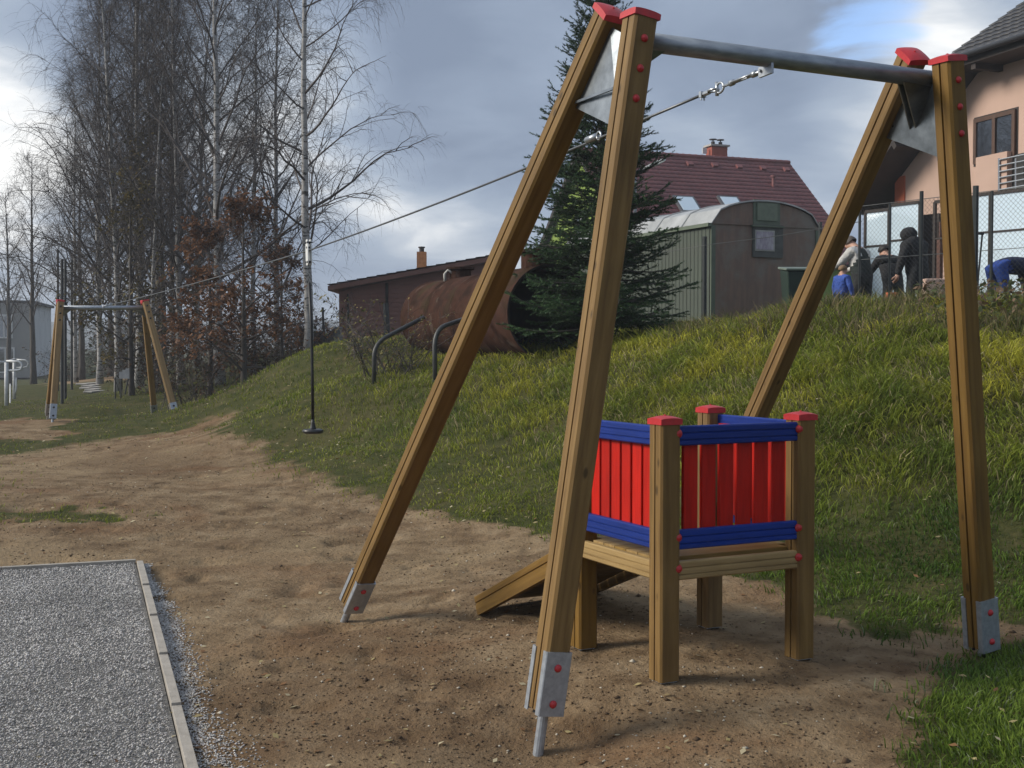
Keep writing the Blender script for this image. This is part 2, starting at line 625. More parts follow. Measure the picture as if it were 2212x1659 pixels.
def dirt_amount(x, y):
    n = (fbm(x, y, 1.4, 1, 4) - .5) + .55 * (fbm(x, y, 6.5, 3, 3) - .5)
    fade = smoothstep(9, 25, np.asarray(y))
    d = poly_sd(x, y, DIRT) + n * (.45 + 1.1 * fade)
    d2 = poly_sd(x, y, DIRT2) + n * 1.6
    d3 = poly_sd(x, y, DIRT3) + n * 2.0
    sf = .24 + .75 * smoothstep(10.5, 15, np.asarray(y))
    a = np.maximum(np.maximum(smoothstep(-sf, sf, d), smoothstep(-.3, .4, d2)), smoothstep(-.4, .6, d3))
    thin = smoothstep(-.5, .5, poly_sd(x, y, THIN) + n * 1.6)
    return a * (1 - thin * (.35 + .5 * smoothstep(.35, .6, fbm(x, y, 2.6, 5, 3))))


def bump_xy(x, y, cx, cy, r, h):
    return h * np.exp(-((x - cx) ** 2 + (y - cy) ** 2) / (r * r))


MOUND = on_ground(185, 897)
N_FEET = [at(1163, 1622, 5.40), at(744, 1340, 7.97), None, at(2122, 1412, 6.55)]
FOOT_FIX = [(f[0], f[1], float(f[2]) - float(base_z(f[0], f[1]))) for f in N_FEET if f is not None]


def ground_z(x, y, detail=True):
    x = np.asarray(x, float)
    y = np.asarray(y, float)
    z = base_z(x, y)
    for (fx_, fy_, fz_) in FOOT_FIX:
        z = z + bump_xy(x, y, fx_, fy_ - .12, .36, fz_ - .01)
    z = z + bump_xy(x, y, .42, 5.15, .3, -.03) + bump_xy(x, y, -.75, 7.55, .25, .03)
    z = z + bump_xy(x, y, MOUND[0], MOUND[1], .75, .20) 
    near = 1 - smoothstep(14, 40, np.hypot(x, y))
    da = dirt_amount(x, y)
    z = z + near * (1 - da) * ((fbm(x, y, .9, 2, 4) - .5) * .15) * (.35 + .65 * smoothstep(7.5, 9.5, y))
    if detail:
        n1_ = fbm(x, y, 2.2, 3, 3) - .5
        n2_ = fbm(x, y, 9.0, 4, 3, .6) - .5
        clod = np.maximum(fbm(x, y, 6.0, 6, 4, .62) - .52, 0)
        wear = smoothstep(.35, .65, fbm(x, y, .55, 5, 3))
        z = z + near * da * (n1_ * .03 + n2_ * .012 * (.3 + wear) + clod * .055 * (.2 + wear))
        z = z - near * da * np.maximum(fbm(x, y, 3.1, 2, 2) - .66, 0) * .22
    return z


# gravel patch rectangle: corner and the two edge directions
GC = np.array([-3.03, 9.70])
G1 = np.array([.335, -.942])
G1 /= np.linalg.norm(G1)
G2 = np.array([-G1[1], G1[0]]) * -1.0
if G2[0] > 0:
    G2 = -G2


def in_gravel(x, y, m=0.0):
    a = (x - GC[0]) * G1[0] + (y - GC[1]) * G1[1]
    b = (x - GC[0]) * G2[0] + (y - GC[1]) * G2[1]
    return (a > m) & (a < 9.0) & (b > m) & (b < 5.0)


GP0 = float(base_z(GC[0], GC[1]))
_ga = GC + G1 * 4.8
GP1 = float(base_z(_ga[0], _ga[1]))


def gravel_z(x, y):
    a = (np.asarray(x) - GC[0]) * G1[0] + (np.asarray(y) - GC[1]) * G1[1]
    return GP0 + (GP1 - GP0) * np.clip(a, 0, 9) / 4.8 + .012


def _axis(parts):
    out = [parts[0][0]]
    for a, b, s0, s1 in parts:
        x = a
        while x < b:
            t = (x - a) / (b - a)
            x += s0 + (s1 - s0) * t
            out.append(min(x, b))
    return np.unique(np.round(np.array(out), 4))


_xp = _axis([(0, 4.2, .032, .032), (4.2, 10, .04, .2), (10, 60, .25, 6), (60, 900, 8, 120)])
gx = np.concatenate([-_xp[:0:-1], _xp])
_ym = _axis([(0, 2.5, .15, .15), (2.5, 3.6, .1, .04), (3.6, 10.5, .032, .036), (10.5, 18, .038, .09), (18, 32, .1, .22), (32, 110, .3, 3), (110, 1500, 5, 150)])
_yb = -_axis([(0, 60, .3, 12), (60, 400, 20, 80)])[:0:-1]
gy = np.concatenate([_yb, _ym])
GX, GY = np.meshgrid(gx, gy)
GZ = ground_z(GX, GY)
_ig = in_gravel(GX, GY, -.03)
GZ = np.where(_ig, gravel_z(GX, GY) - .05, GZ)
_far = smoothstep(120, 320, np.hypot(GX, GY))
GZ = GZ * (1 - _far) + _far * 0.5
nyy, nxx = GX.shape
idx = np.arange(nyy * nxx).reshape(nyy, nxx)
quads = np.stack([idx[:-1, :-1], idx[:-1, 1:], idx[1:, 1:], idx[1:, :-1]], -1).reshape(-1, 4)
DA = dirt_amount(GX, GY)
DARK_EARTH = smoothstep(-.35, .35, poly_sd(GX, GY, [tuple(on_ground(*p)[:2]) for p in ((430, 1650), (440, 1440), (620, 1390), (760, 1365), (930, 1400), (1120, 1490), (1130, 1650))]) + .8 * (fbm(GX, GY, 1.6, 3, 4) - .5))  # mask of darker earth patches with ragged edges
DARK_EARTH = np.maximum(DARK_EARTH, .75 * smoothstep(-.6, .6, poly_sd(GX, GY, [tuple(on_ground(*p)[:2]) for p in ((120, 1010), (300, 955), (430, 960), (520, 985), (420, 1030), (250, 1035))]) + 1.2 * (fbm(GX, GY, 1.1, 2, 4) - .5)))


def ground_mat():
    m, t, b = new_mat('ground_soil')
    v = coords(t)
    at_ = t.nodes.new('ShaderNodeAttribute')
    at_.attribute_name = 'dirt'
    n_big = noise_n(t, v, 0.55, 5.0, 0.55, .3)
    n_mid = noise_n(t, v, 3.2, 6.0, 0.62)
    n_fine = noise_n(t, coords(t, (1, 1.0, 1)), 26.0, 7.0, 0.74)
    dirt = ramp_n(t, n_mid, ((0.32, (0.112, 0.072, 0.040)), (0.50, (0.205, 0.142, 0.082)), (0.66, (0.275, 0.202, 0.124))))
    dirt = mix_n(t, math_n(t, 'MULTIPLY', smooth_n(t, n_big, 0.50, 0.66), 0.65), dirt, (0.165, 0.090, 0.045))
    dirt = mix_n(t, math_n(t, 'MULTIPLY', smooth_n(t, noise_n(t, coords(t, (1, 1, 1)), .38, 4.0), 0.50, 0.62), 0.5), dirt, (0.30, 0.222, 0.132))
    dirt = mix_n(t, math_n(t, 'MULTIPLY', smooth_n(t, n_fine, 0.555, 0.64), 0.8), dirt, (0.05, 0.032, 0.019))
    speck = noise_n(t, v, 120.0, 2.0, 0.6)
    dirt = mix_n(t, math_n(t, 'MULTIPLY', smooth_n(t, speck, 0.66, 0.74), 0.7), dirt, (0.36, 0.31, 0.24))
    dp = t.nodes.new('ShaderNodeAttribute')
    dp.attribute_name = 'dark_earth'
    dirt = mix_n(t, math_n(t, 'MULTIPLY', smooth_n(t, math_n(t, 'ADD', dp.outputs['Fac'], math_n(t, 'MULTIPLY', math_n(t, 'SUBTRACT', n_mid, 0.5), 1.4)), 0.3, 0.8), 0.42), dirt, (0.10, 0.058, 0.030))
    turf = ramp_n(t, n_mid, ((0.3, (0.030, 0.036, 0.010)), (0.5, (0.058, 0.062, 0.018)), (0.7, (0.092, 0.080, 0.032))))
    turf = mix_n(t, math_n(t, 'MULTIPLY', smooth_n(t, n_fine, 0.5, 0.7), 0.6), turf, (0.022, 0.026, 0.009))
    turf = mix_n(t, math_n(t, 'MULTIPLY', smooth_n(t, n_big, 0.5, 0.7), 0.4), turf, (0.095, 0.075, 0.035))
    edge = math_n(t, 'ADD', at_.outputs['Fac'], math_n(t, 'MULTIPLY', math_n(t, 'SUBTRACT', n_fine, 0.5), 0.7))
    col = mix_n(t, smooth_n(t, edge, 0.35, 0.65), turf, dirt)
    t.links.new(col, b.inputs['Base Color'])
    b.inputs['Roughness'].default_value = 0.95
    b.inputs['Specular IOR Level'].default_value = 0.12
    hh = math_n(t, 'ADD', math_n(t, 'MULTIPLY', n_fine, 0.6), math_n(t, 'MULTIPLY', noise_n(t, v, 13.0, 5.0, .65), 1.0))
    bump_n(t, b, hh, 0.75, 0.035)
    return m


me = np_mesh('ground', np.stack([GX, GY, GZ], -1).reshape(-1, 3), quads.ravel(), np.full(len(quads), 4), ground_mat(), {'dirt': DA.ravel(), 'dark_earth': DARK_EARTH.ravel()}, smooth=True)
tag(inst('ground', me, Matrix.Identity(4)), 'worn brown earth and grassy slope of the playground', kind='structure')

# far wooded ridge on the horizon
mb = MB()
_rx = np.linspace(-700, 500, 90)
_rh = 11 + 9 * fbm(_rx, _rx * 0, .006, 1, 4) + 3 * fbm(_rx, _rx * 0, .05, 2, 3)
for k in range(len(_rx)):
    mb.v += [(_rx[k], 640, -3), (_rx[k], 690, _rh[k] * .6), (_rx[k], 760, _rh[k]), (_rx[k], 900, -3)]
for k in range(len(_rx) - 1):
    for j in range(3):
        mb.f.append((4 * k + j, 4 * k + 4 + j, 4 * k + 5 + j, 4 * k + 1 + j))
        mb.m.append(0)
tag(mb.build('hills', simple_mat('far_wood_green', (0.035, 0.045, 0.045), (0.055, 0.06, 0.055), rough=1.0, scale=.05), smooth=True), 'low dark wooded ridge on the horizon', kind='structure')

# ------------------------------------------------------------------ grass, leaves, stones
rg = np.random.default_rng(11)


def blades(P, h, w, lean_az, lean, col, name, mat, curl=.5):
    """Grass blades, each two quads and a tip; P (n,3)."""
    n = len(P)
    az = rg.random(n) * 2 * np.pi
    wx = np.stack([np.cos(az), np.sin(az), np.zeros(n)], 1) * (w * .5)[:, None]
    ld = np.stack([np.cos(lean_az), np.sin(lean_az), np.zeros(n)], 1)
    up = np.array([0, 0, 1.0])
    ln = lean[:, None]
    p0 = P
    hh = h[:, None]
    p1 = P + up * hh * .55 * np.cos(ln * .6) + ld * hh * .55 * np.sin(ln * .6)
    p2 = p1 + up * hh * .45 * np.cos(ln * (1 + curl * 1.4)) + ld * hh * .45 * np.sin(ln * (1 + curl * 1.4))
    V = np.stack([p0 - wx, p0 + wx, p1 + wx * .8, p1 - wx * .8, p2], 1).reshape(-1, 3)
    o = (np.arange(n) * 5)[:, None]
    loops = (np.array([0, 1, 2, 3, 3, 2, 4])[None] + o).ravel()
    counts = np.tile([4, 3], n)
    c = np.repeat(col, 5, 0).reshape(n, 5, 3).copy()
    c[:, 0:2] *= .42  # roots darkened in the tint, painting shade between the tufts
    c[:, 4] *= 1.25  # tips lightened in the tint to paint brighter tufts
    return np_mesh(name, V, loops, counts, mat, {'tint': c.reshape(-1, 3)})


def tint_mat(name, rough=0.7, trans=0.35, spec=0.25):
    m, t, b = new_mat(name)
    a = t.nodes.new('ShaderNodeAttribute')
    a.attribute_name = 'tint'
    t.links.new(a.outputs['Color'], b.inputs['Base Color'])
    b.inputs['Roughness'].default_value = rough
    b.inputs['Specular IOR Level'].default_value = spec
    if trans:
        out = [n for n in t.nodes if n.type == 'OUTPUT_MATERIAL'][0]
        tr = t.nodes.new('ShaderNodeBsdfTranslucent')
        t.links.new(a.outputs['Color'], tr.inputs[0])
        mx = t.nodes.new('ShaderNodeMixShader')
        mx.inputs[0].default_value = trans
        t.links.new(b.outputs[0], mx.inputs[1])
        t.links.new(tr.outputs[0], mx.inputs[2])
        t.links.new(mx.outputs[0], out.inputs[0])
    return m


GRASS_M = tint_mat('grass_blades')


def scatter(n, y0, y1, spread=.56, pw=1.6):
    """Random points on the land in front of the camera, thinning with distance."""
    u = rg.random(n)
    a = 1 - pw
    y = (y0 ** a + u * (y1 ** a - y0 ** a)) ** (1 / a)
    x = (rg.random(n) * 2 - 1) * (y * spread + .6)
    return x, y


# the bank: long tussocky grass
x, y = scatter(490000, 4.2, 36)
keep = (dirt_amount(x, y) < .02 + .93 * rg.random(len(x)) ** 2.2) & ~in_gravel(x, y, -.1)
x, y = x[keep], y[keep]
bz = base_z(x, y)
tall = smoothstep(.25, .9, bz) * smoothstep(-3.5, 1.5, x)            # tall on the right hand bank
tus = fbm(x, y, 2.2, 3, 3)
tus2 = fbm(x, y, 3.3, 5, 3)
keep = rg.random(len(x)) < np.clip(.45 + 1.5 * (tus2 - .42) + .4 * tall, .12, 1) * np.where(x < -6.5, .45, 1)
x, y, bz, tall, tus, tus2 = (q[keep] for q in (x, y, bz, tall, tus, tus2))
z = ground_z(x, y, False)
n = len(x)
h = (.035 + .04 * rg.random(n)) + tall * (.055 + .135 * smoothstep(.36, .68, tus)) * (.55 + .75 * rg.random(n)) + smoothstep(.15, .5, bz) * .035
h *= np.where(y < 7, 1.15, 1)
w = .0042 + .00052 * y * (.7 + .6 * rg.random(n))
# blades lean downhill with their tussock
e = .15
dzx = (base_z(x + e, y) - bz) / e
dzy = (base_z(x, y + e) - bz) / e
laz = np.arctan2(-dzy, -dzx) + (rg.random(n) - .5) * 4.2 + (tus - .5) * 5
lean = .25 + .75 * rg.random(n) + .25 * tall
c_g = np.array([.195, .240, .030])
c_y = np.array([.46, .43, .050])
c_d = np.array([.095, .150, .026])
c_s = np.array([.38, .32, .17])
mixy = np.clip(smoothstep(.30, .72, fbm(x, y, 1.6, 6, 4)) * (.30 + .60 * tall) + .35 * (rg.random(n) - .4), 0, 1)[:, None]
mixd = np.clip(smoothstep(.50, .70, fbm(x, y, 1.7, 1, 3)) + .5 * (rg.random(n) - .5), 0, 1)[:, None]
col = c_g * (1 - mixy) + c_y * mixy
col = col * (1 - .65 * mixd) + c_d * .65 * mixd
dry = (rg.random(n) < .07 + .10 * tall * (tus < .5) + .08 * (x < -4))[:, None]
col = np.where(dry, c_s * (.6 + .6 * rg.random((n, 1))), col) * (.75 + .5 * rg.random((n, 1)))
lawn = ((1 - smoothstep(.05, .45, tall)) * smoothstep(0, 1.2, x) * (1 - smoothstep(8.5, 11, y)))[:, None]
col = col * (1 - lawn * np.array([.52, .34, .30]))
P = np.stack([x, y, z - .008], 1)
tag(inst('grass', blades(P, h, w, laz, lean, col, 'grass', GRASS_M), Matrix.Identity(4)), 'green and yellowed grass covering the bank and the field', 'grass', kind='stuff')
# ------------------------------------------------------------------ play equipment: shared pieces
PSI = 0.455
U = np.array([math.cos(PSI), math.sin(PSI), 0.0])
V_ = np.array([-math.sin(PSI), math.cos(PSI), 0.0])
ZZ = np.array([0, 0, 1.0])


def groove_profile(a, b, c=.012, g=.006, d=.013, faces='x'):
    """Timber section: chamfered, with a groove down the middle of its two side faces."""
    pr = [(a, -b + c), (a, -g), (a - d, -g), (a - d, g), (a, g), (a, b - c), (a - c, b), (-a + c, b),
          (-a, b - c), (-a, g), (-a + d, g), (-a + d, -g), (-a, -g), (-a, -b + c), (-a + c, -b), (a - c, -b)]
    return pr


def cap_mesh(s, name='cap', mat=None):
    mb = MB()
    n = 8
    V, F = [], []
    for i in range(n + 1):
        for j in range(n + 1):
            x, y = -1 + 2 * i / n, -1 + 2 * j / n
            r = (abs(x) ** 3 + abs(y) ** 3) ** (1 / 3) / 1.26
            V.append((x * s, y * s, .012 + .017 * max(0, 1 - r ** 1.8)))
    for i in range(n):
        for j in range(n):
            k = i * (n + 1) + j
            F.append((k, k + n + 1, k + n + 2, k + 1))
    mb.add(V, F)
    ring = [i * (n + 1) for i in range(n + 1)] + [n * (n + 1) + j for j in range(1, n + 1)] + [i * (n + 1) + n for i in range(n - 1, -1, -1)] + [j for j in range(n - 1, 0, -1)]
    base = len(V)
    mb.v += [(V[i][0], V[i][1], -.014) for i in ring]
    m = len(ring)
    for q in range(m):
        mb.f.append((ring[(q + 1) % m], ring[q], base + q, base + (q + 1) % m))
        mb.m.append(0)
    mb.f.append(tuple(base + q for q in range(m)))
    mb.m.append(0)
    mb.lathe([(.006, .026), (.006, .032), (.003, .034)], 8)
    return mb.mesh(name, mat or RED_CAP)


def dome_mesh(r, name, mat):
    mb = MB()
    mb.lathe([(r * 1.05, 0), (r * 1.05, .003), (r * .98, r * .25), (r * .80, r * .55), (r * .5, r * .78), (r * .15, r * .87)], 14)
    return mb.mesh(name, mat, smooth=True)


LEG_A, LEG_B = .059, .063            # half sizes of a leg
CAP_LEG = cap_mesh(.067)
CAP_POST = cap_mesh(.061)
DOME = dome_mesh(.017, 'bolt_cap', RED_CAP)
DOME_T = dome_mesh(.021, 'bolt_cap', RED_CAP)
NUT = dome_mesh(.012, 'nut', BOLT_BLACK)
DOME_FAR = dome_mesh(.020, 'bolt_head', BOLT_BLACK)


def shoe_mesh(L):
    """Galvanised channel plate: flat face with two short bent flanges; plate in the local xz plane, facing -y."""
    mb = MB()
    w, f, t = LEG_A + .006, .030, .005
    prof = [(-w, f), (-w, 0), (-w + .004, -.004), (w - .004, -.004), (w, 0), (w, f), (w - t, f), (w - t, t), (-w + t, t), (-w + t, f)]
    mb.prism(prof, 0, L)
    return mb.mesh('foot_bracket', GALV)


SHOE = shoe_mesh(.285)


def leg(parent, top, foot, exposed, wood, dome, side):
    """Slanted timber leg with a plastic cap, foot brackets, bolt caps and a steel foot; side=+1 when its partner stands on +y."""
    top, foot = Vector(top), Vector(foot)
    ax = (top - foot).normalized()
    M = frame(foot, ax, U)
    L = (top - foot).length
    z0 = exposed + .015
    me = MB().prism(groove_profile(LEG_A, LEG_B), z0, L).mesh('leg', wood)
    lg = inst('leg', me, M, parent)
    inst('cap', CAP_LEG, M @ Matrix.Translation((0, 0, L)), lg)
    for s in (1, -1):
        R = Matrix.Rotation(0 if s > 0 else math.pi, 4, 'Z')
        inst('foot_bracket', SHOE, M @ Matrix.Translation((0, -s * (LEG_B + .004), exposed)) @ R, lg)
        for zz in (exposed + .055, exposed + .215):
            inst('bolt', dome, M @ Matrix.Translation((0, -s * (LEG_B + .008), zz)) @ R @ Matrix.Rotation(math.pi / 2, 4, 'X'), lg)
    for zz in (L - .11, L - .245, L - .38):
        inst('bolt', dome, M @ Matrix.Translation((0, -side * LEG_B, zz)) @ Matrix.Rotation(math.pi / 2 * side, 4, 'X'), lg)
        inst('nut', NUT, M @ Matrix.Translation((.012, side * (LEG_B + .006), zz)) @ Matrix.Rotation(-math.pi / 2 * side, 4, 'X'), lg)
    mb = MB().tube([(0, 0, -.25), (0, 0, exposed + .12)], .0242, 14)
    for a_ in (-.03, .03):
        for b_ in (-.03, .03):
            mb.lathe([(.009, exposed - .010), (.009, exposed + .016)], 8, 1, Matrix.Translation((a_, b_, 0)))
    mb.build('foot_post', [GALV, BOLT_BLACK], lg, M=M, smooth=False)
    return M, L


def zip_frame(label, tops, feet, exposed, bar_drop, wood, dome):
    c = sum(np.array(f) for f in feet) / 4
    root = empty('zip_line_stand', (c[0], c[1], min(f[2] for f in feet)), label, 'play stand', 'cable ride frames')
    for k in range(4):
        leg(root, tops[k], feet[k], exposed[k], wood, dome, 1 if k in (0, 3) else -1)
    ends = []
    for (i, j, sgn) in ((0, 1, 1), (3, 2, -1)):
        ti, fi, tj, fj = (np.array(q, float) for q in (tops[i], feet[i], tops[j], feet[j]))
        ai, aj = (fi - ti) / np.linalg.norm(fi - ti), (fj - tj) / np.linalg.norm(fj - tj)
        # triangular steel plate between the two legs
        q = [ti + ai * .08 + V_ * (LEG_B - .004), tj + aj * .08 - V_ * (LEG_B - .004), tj + aj * .50 - V_ * (LEG_B - .012), ti + ai * .50 + V_ * (LEG_B - .012)]
        mb = MB()
        off = U * .004
        mb.add([p - off for p in q] + [p + off for p in q], [(3, 2, 1, 0), (4, 5, 6, 7), (0, 1, 5, 4), (1, 2, 6, 5), (2, 3, 7, 6), (3, 0, 4, 7)])
        for (p, d, s) in ((ti, ai, 1), (tj, aj, -1)):
            M = frame(p + d * .29 + V_ * s * (LEG_B + .0035), d, U)
            mb.box(M.translation, (.085, .006, .42), M.to_3x3())
        # stiffener fins under the bar, and an inner rib
        mid = (ti + tj) / 2
        bar = mid - ZZ * bar_drop
        low = (q[2] + q[3]) / 2 + ZZ * .09
        for s in (-1, 1):
            o = V_ * .0035
            a_, b_, c_ = bar + U * sgn * .006 - ZZ * .03, bar + U * sgn * .20 - ZZ * .04, low + U * sgn * .006
            mb.add([p + s * V_ * .02 - o for p in (a_, b_, c_)] + [p + s * V_ * .02 + o for p in (a_, b_, c_)], [(0, 1, 2), (5, 4, 3), (0, 3, 4, 1), (1, 4, 5, 2), (2, 5, 3, 0)])
        mb.box(tuple((q[2] + q[3]) / 2 + ZZ * .10 - U * sgn * .012), (.012, float(np.linalg.norm(q[2] - q[3])) * .8, .012), frame((0, 0, 0), ZZ, U).to_3x3())
        mb.build('gusset_plate', GALV_PLATE, root)
        ends.append(bar)
    mb = MB().tube([ends[0] + U * .006, ends[1] - U * .006], .0445, 24)
    o = MB()
    Mb = frame(ends[0], ends[1] - ends[0], ZZ)
    Lb = float(np.linalg.norm(ends[1] - ends[0]))
    o.tube([(0, 0, .006), (0, 0, Lb - .006)], .0445, 28)
    o.build('crossbar', GALV_PIPE if wood is WOOD else GALV, root, M=Mb, smooth=False)  # far bar takes the paler steel, painting in the skylight on it
    for p in root.children:
        if p.name.startswith('crossbar'):
            p.data.polygons.foreach_set('use_smooth', [len(f.vertices) == 4 for f in p.data.polygons])
    return root, ends


# near frame (front pair almost upright, rear pair slanting away)
def gp(x, y, dz=0.0):
    return (x, y, float(ground_z(x, y)) + dz)


n_tops = [at(1383, 36, 5.42), at(1320, 30, 5.61), at(1972, 122, 6.40), at(2047, 130, 6.21)]
n_feet = list(N_FEET)
_d = at(1650, 860, 8.05) - n_tops[2]
n_feet[2] = n_tops[2] + _d * ((n_tops[2][2] + .0) / (n_tops[2][2] - at(1650, 860, 8.05)[2]))
near_root, near_ends = zip_frame('large near wooden cable ride frame with red caps standing over the platform', n_tops, n_feet, [.175, .15, .08, .03], .108, WOOD, DOME)

# far frame
FZ = 24.0
_fl, _fr = at(131, 650, 23.65), at(313, 652, 24.4)
f_tops = [at(131, 651, 23.6), at(129, 652, 23.75), at(311, 653, 24.45), at(314, 651, 24.3)]
f_feet = [at(113, 916, 23.2), at(104, 897, 25.0), at(334, 897, 26.0), at(382, 909, 23.9)]
far_root, far_ends = zip_frame('small distant wooden cable ride frame at the edge of the field', f_tops, f_feet, [.10, .03, .02, .08], .12, WOOD_FAR, DOME_FAR)

# ------------------------------------------------------------------ steel cable with its fittings
mid_n = (near_ends[0] + near_ends[1]) / 2 - U * .12
mid_f = (far_ends[0] + far_ends[1]) / 2
trol = at(667, 541, 12.45)
c0 = mid_n - ZZ * .052
cdir = (trol - c0) / np.linalg.norm(trol - c0)
cable = empty('zip_line_cable', c0, 'thin steel cable running from the near crossbar to the far crossbar', 'cable')
f0 = mid_f + (trol - mid_f) / np.linalg.norm(trol - mid_f) * .05 + ZZ * .03
pts = [c0 + cdir * .52]
for a, b in ((c0 + cdir * .52, trol), (trol, f0)):
    for k in range(1, 13):
        t = k / 12
        p = a + (b - a) * t
        p = p - ZZ * (.03 * 4 * t * (1 - t))
        pts.append(p)
MB().tube(pts, .0075, 8).build('wire_rope', CABLE, cable, smooth=True)


def ring(mb, c, a, b, R, r, n=14, sides=6, squash=1.0):
    """Closed ring in the plane of a and b."""
    P = [c + (a * math.cos(2 * math.pi * k / n) * R * squash + b * math.sin(2 * math.pi * k / n) * R) for k in range(n + 1)]
    mb.tube(P, r, sides, cap=False)


side = np.cross(cdir, ZZ)
side /= np.linalg.norm(side)
upc = np.cross(side, cdir)
mb = MB()
Mt = frame(c0, cdir, side)
mb.tube([c0 + cdir * .09, c0 + cdir * .12], .016, 10)
mb.tube([c0 + cdir * .11 + side * .012, c0 + cdir * .28 + side * .012], .0055, 6)
mb.tube([c0 + cdir * .11 - side * .012, c0 + cdir * .28 - side * .012], .0055, 6)
mb.tube([c0 + cdir * .27, c0 + cdir * .30], .015, 10)
mb.tube([c0 + cdir * .03, c0 + cdir * .16], .0075, 8)
mb.tube([c0 + cdir * .22, c0 + cdir * .36], .0075, 8)
mb.build('turnbuckle', FITTING_STEEL, cable, smooth=True)
mb = MB()
ring(mb, c0 + cdir * .385, cdir, upc, .026, .0065, squash=1.25)
mb.tube([c0 + cdir * .41 + upc * .035, c0 + cdir * .41 - upc * .035], .010, 8)
ring(mb, c0 + cdir * .44, cdir, side, .022, .0065, squash=1.5)
mb.build('shackle', FITTING_STEEL, cable, smooth=True)
mb = MB()
mb.box(tuple(c0 + cdir * .535), (.034, .030, .020), Mt.to_3x3())
mb.tube([c0 + cdir * .535 + upc * .01 + side * .01, c0 + cdir * .535 - upc * .03 + side * .01], .005, 6)
mb.tube([c0 + cdir * .535 + upc * .01 - side * .01, c0 + cdir * .535 - upc * .03 - side * .01], .005, 6)
mb.tube([c0 + cdir * .475, c0 + cdir * .53], .013, 8)
mb.build('wire_clamp', FITTING_STEEL, cable)
mb = MB()
st = c0 + cdir * 1.62
mb.tube([st, st + cdir * .11], .021, 10)
ring(mb, st - cdir * .03, cdir, upc, .024, .006)
mb.build('end_stop', FITTING_STEEL, cable, smooth=True)
mb = MB()
mb.box(tuple(mid_n - ZZ * .056 + cdir * .015), (.014, .05, .10), Mt.to_3x3())
mb.tube([c0 + cdir * .045 + side * .02, c0 + cdir * .045 - side * .02], .008, 8)
mb.build('hanger_bracket', GALV, cable)
mb = MB()
ring(mb, mid_f, ZZ, np.cross(U, ZZ), .055, .016, n=16)
fd = (trol - f0) / np.linalg.norm(trol - f0)
mb.tube([f0 + fd * .05, f0 + fd * .45], .014, 8)
mb.tube([f0 + fd * .45, f0 + fd * .50], .028, 8)
mb.build('tension_fitting', GALV, cable)
MB().tube([f0 + fd * .85, f0 + fd * .90], .030, 8).build('cable_clip', GALV, cable)

# ------------------------------------------------------------------ hanging rope seat
seat_p = at(676, 931, 12.45)
seat = empty('rope_seat', (seat_p[0], seat_p[1], seat_p[2]), 'black rope seat with round disc hanging from the steel cable by a white trolley', 'swing seat')
trol_c = trol - ZZ * .02
Mtr = frame(trol_c, ZZ, side)
mb = MB()
prof = []
for k in range(24):
    th = 2 * math.pi * k / 24
    prof.append((.040 * math.copysign(abs(math.cos(th)) ** .6, math.cos(th)), .135 * math.copysign(abs(math.sin(th)) ** .6, math.sin(th))))
Mface = frame(trol_c, side, cdir)
for s in (-.022, .012):
    q = MB().prism(prof, s, s + .010)
    mb.add([Mface @ Vector(p) for p in q.v], q.f)
mb.build('trolley', WHITE_PL, seat)
mb = MB()
for (a_, b_) in ((.022, .10), (-.022, .10), (.022, -.10), (-.022, -.10), (0, .05)):
    c = Vector(trol_c) + Vector(cdir) * a_ + Vector((0, 0, b_))
    M = frame(c, side, cdir)
    MB().lathe([(.011, -.027), (.011, .027)], 8, 0, M).build('axle', BOLT_BLACK, seat)
rope_top = trol_c - ZZ * .14
mb = MB()
lk = (seat_p - rope_top) / np.linalg.norm(seat_p - rope_top)
for k in range(7):
    c = rope_top + lk * (.0 + .026 * k)
    ring(mb, c, lk, side if k % 2 else cdir, .013, .0035, n=8, sides=5, squash=1.5)
mb.build('chain', CABLE, seat, smooth=True)
r0 = rope_top + lk * .17
MB().tube([r0, r0 + (seat_p - r0) * .3 + side * .012, r0 + (seat_p - r0) * .6 + side * .008, seat_p + ZZ * .06], [.016, .0165, .0165, .017], 10).build('rope', BLACK, seat, smooth=True)
Ms = Matrix.Translation(Vector(seat_p))
DISC = simple_mat('grey_black_rubber', (0.03, 0.031, 0.033), (0.02, 0.02, 0.022), rough=0.35)
d_ = MB().lathe([(.02, -.028), (.085, -.026), (.104, -.016), (.108, 0), (.102, .014), (.085, .020), (.02, .022)], 28, M=Ms).build('seat_disc', DISC, seat, smooth=True)
MB().lathe([(.036, .018), (.032, .03), (.019, .085), (.016, .12)], 16, M=Ms).build('collar', BLACK, seat, smooth=True)

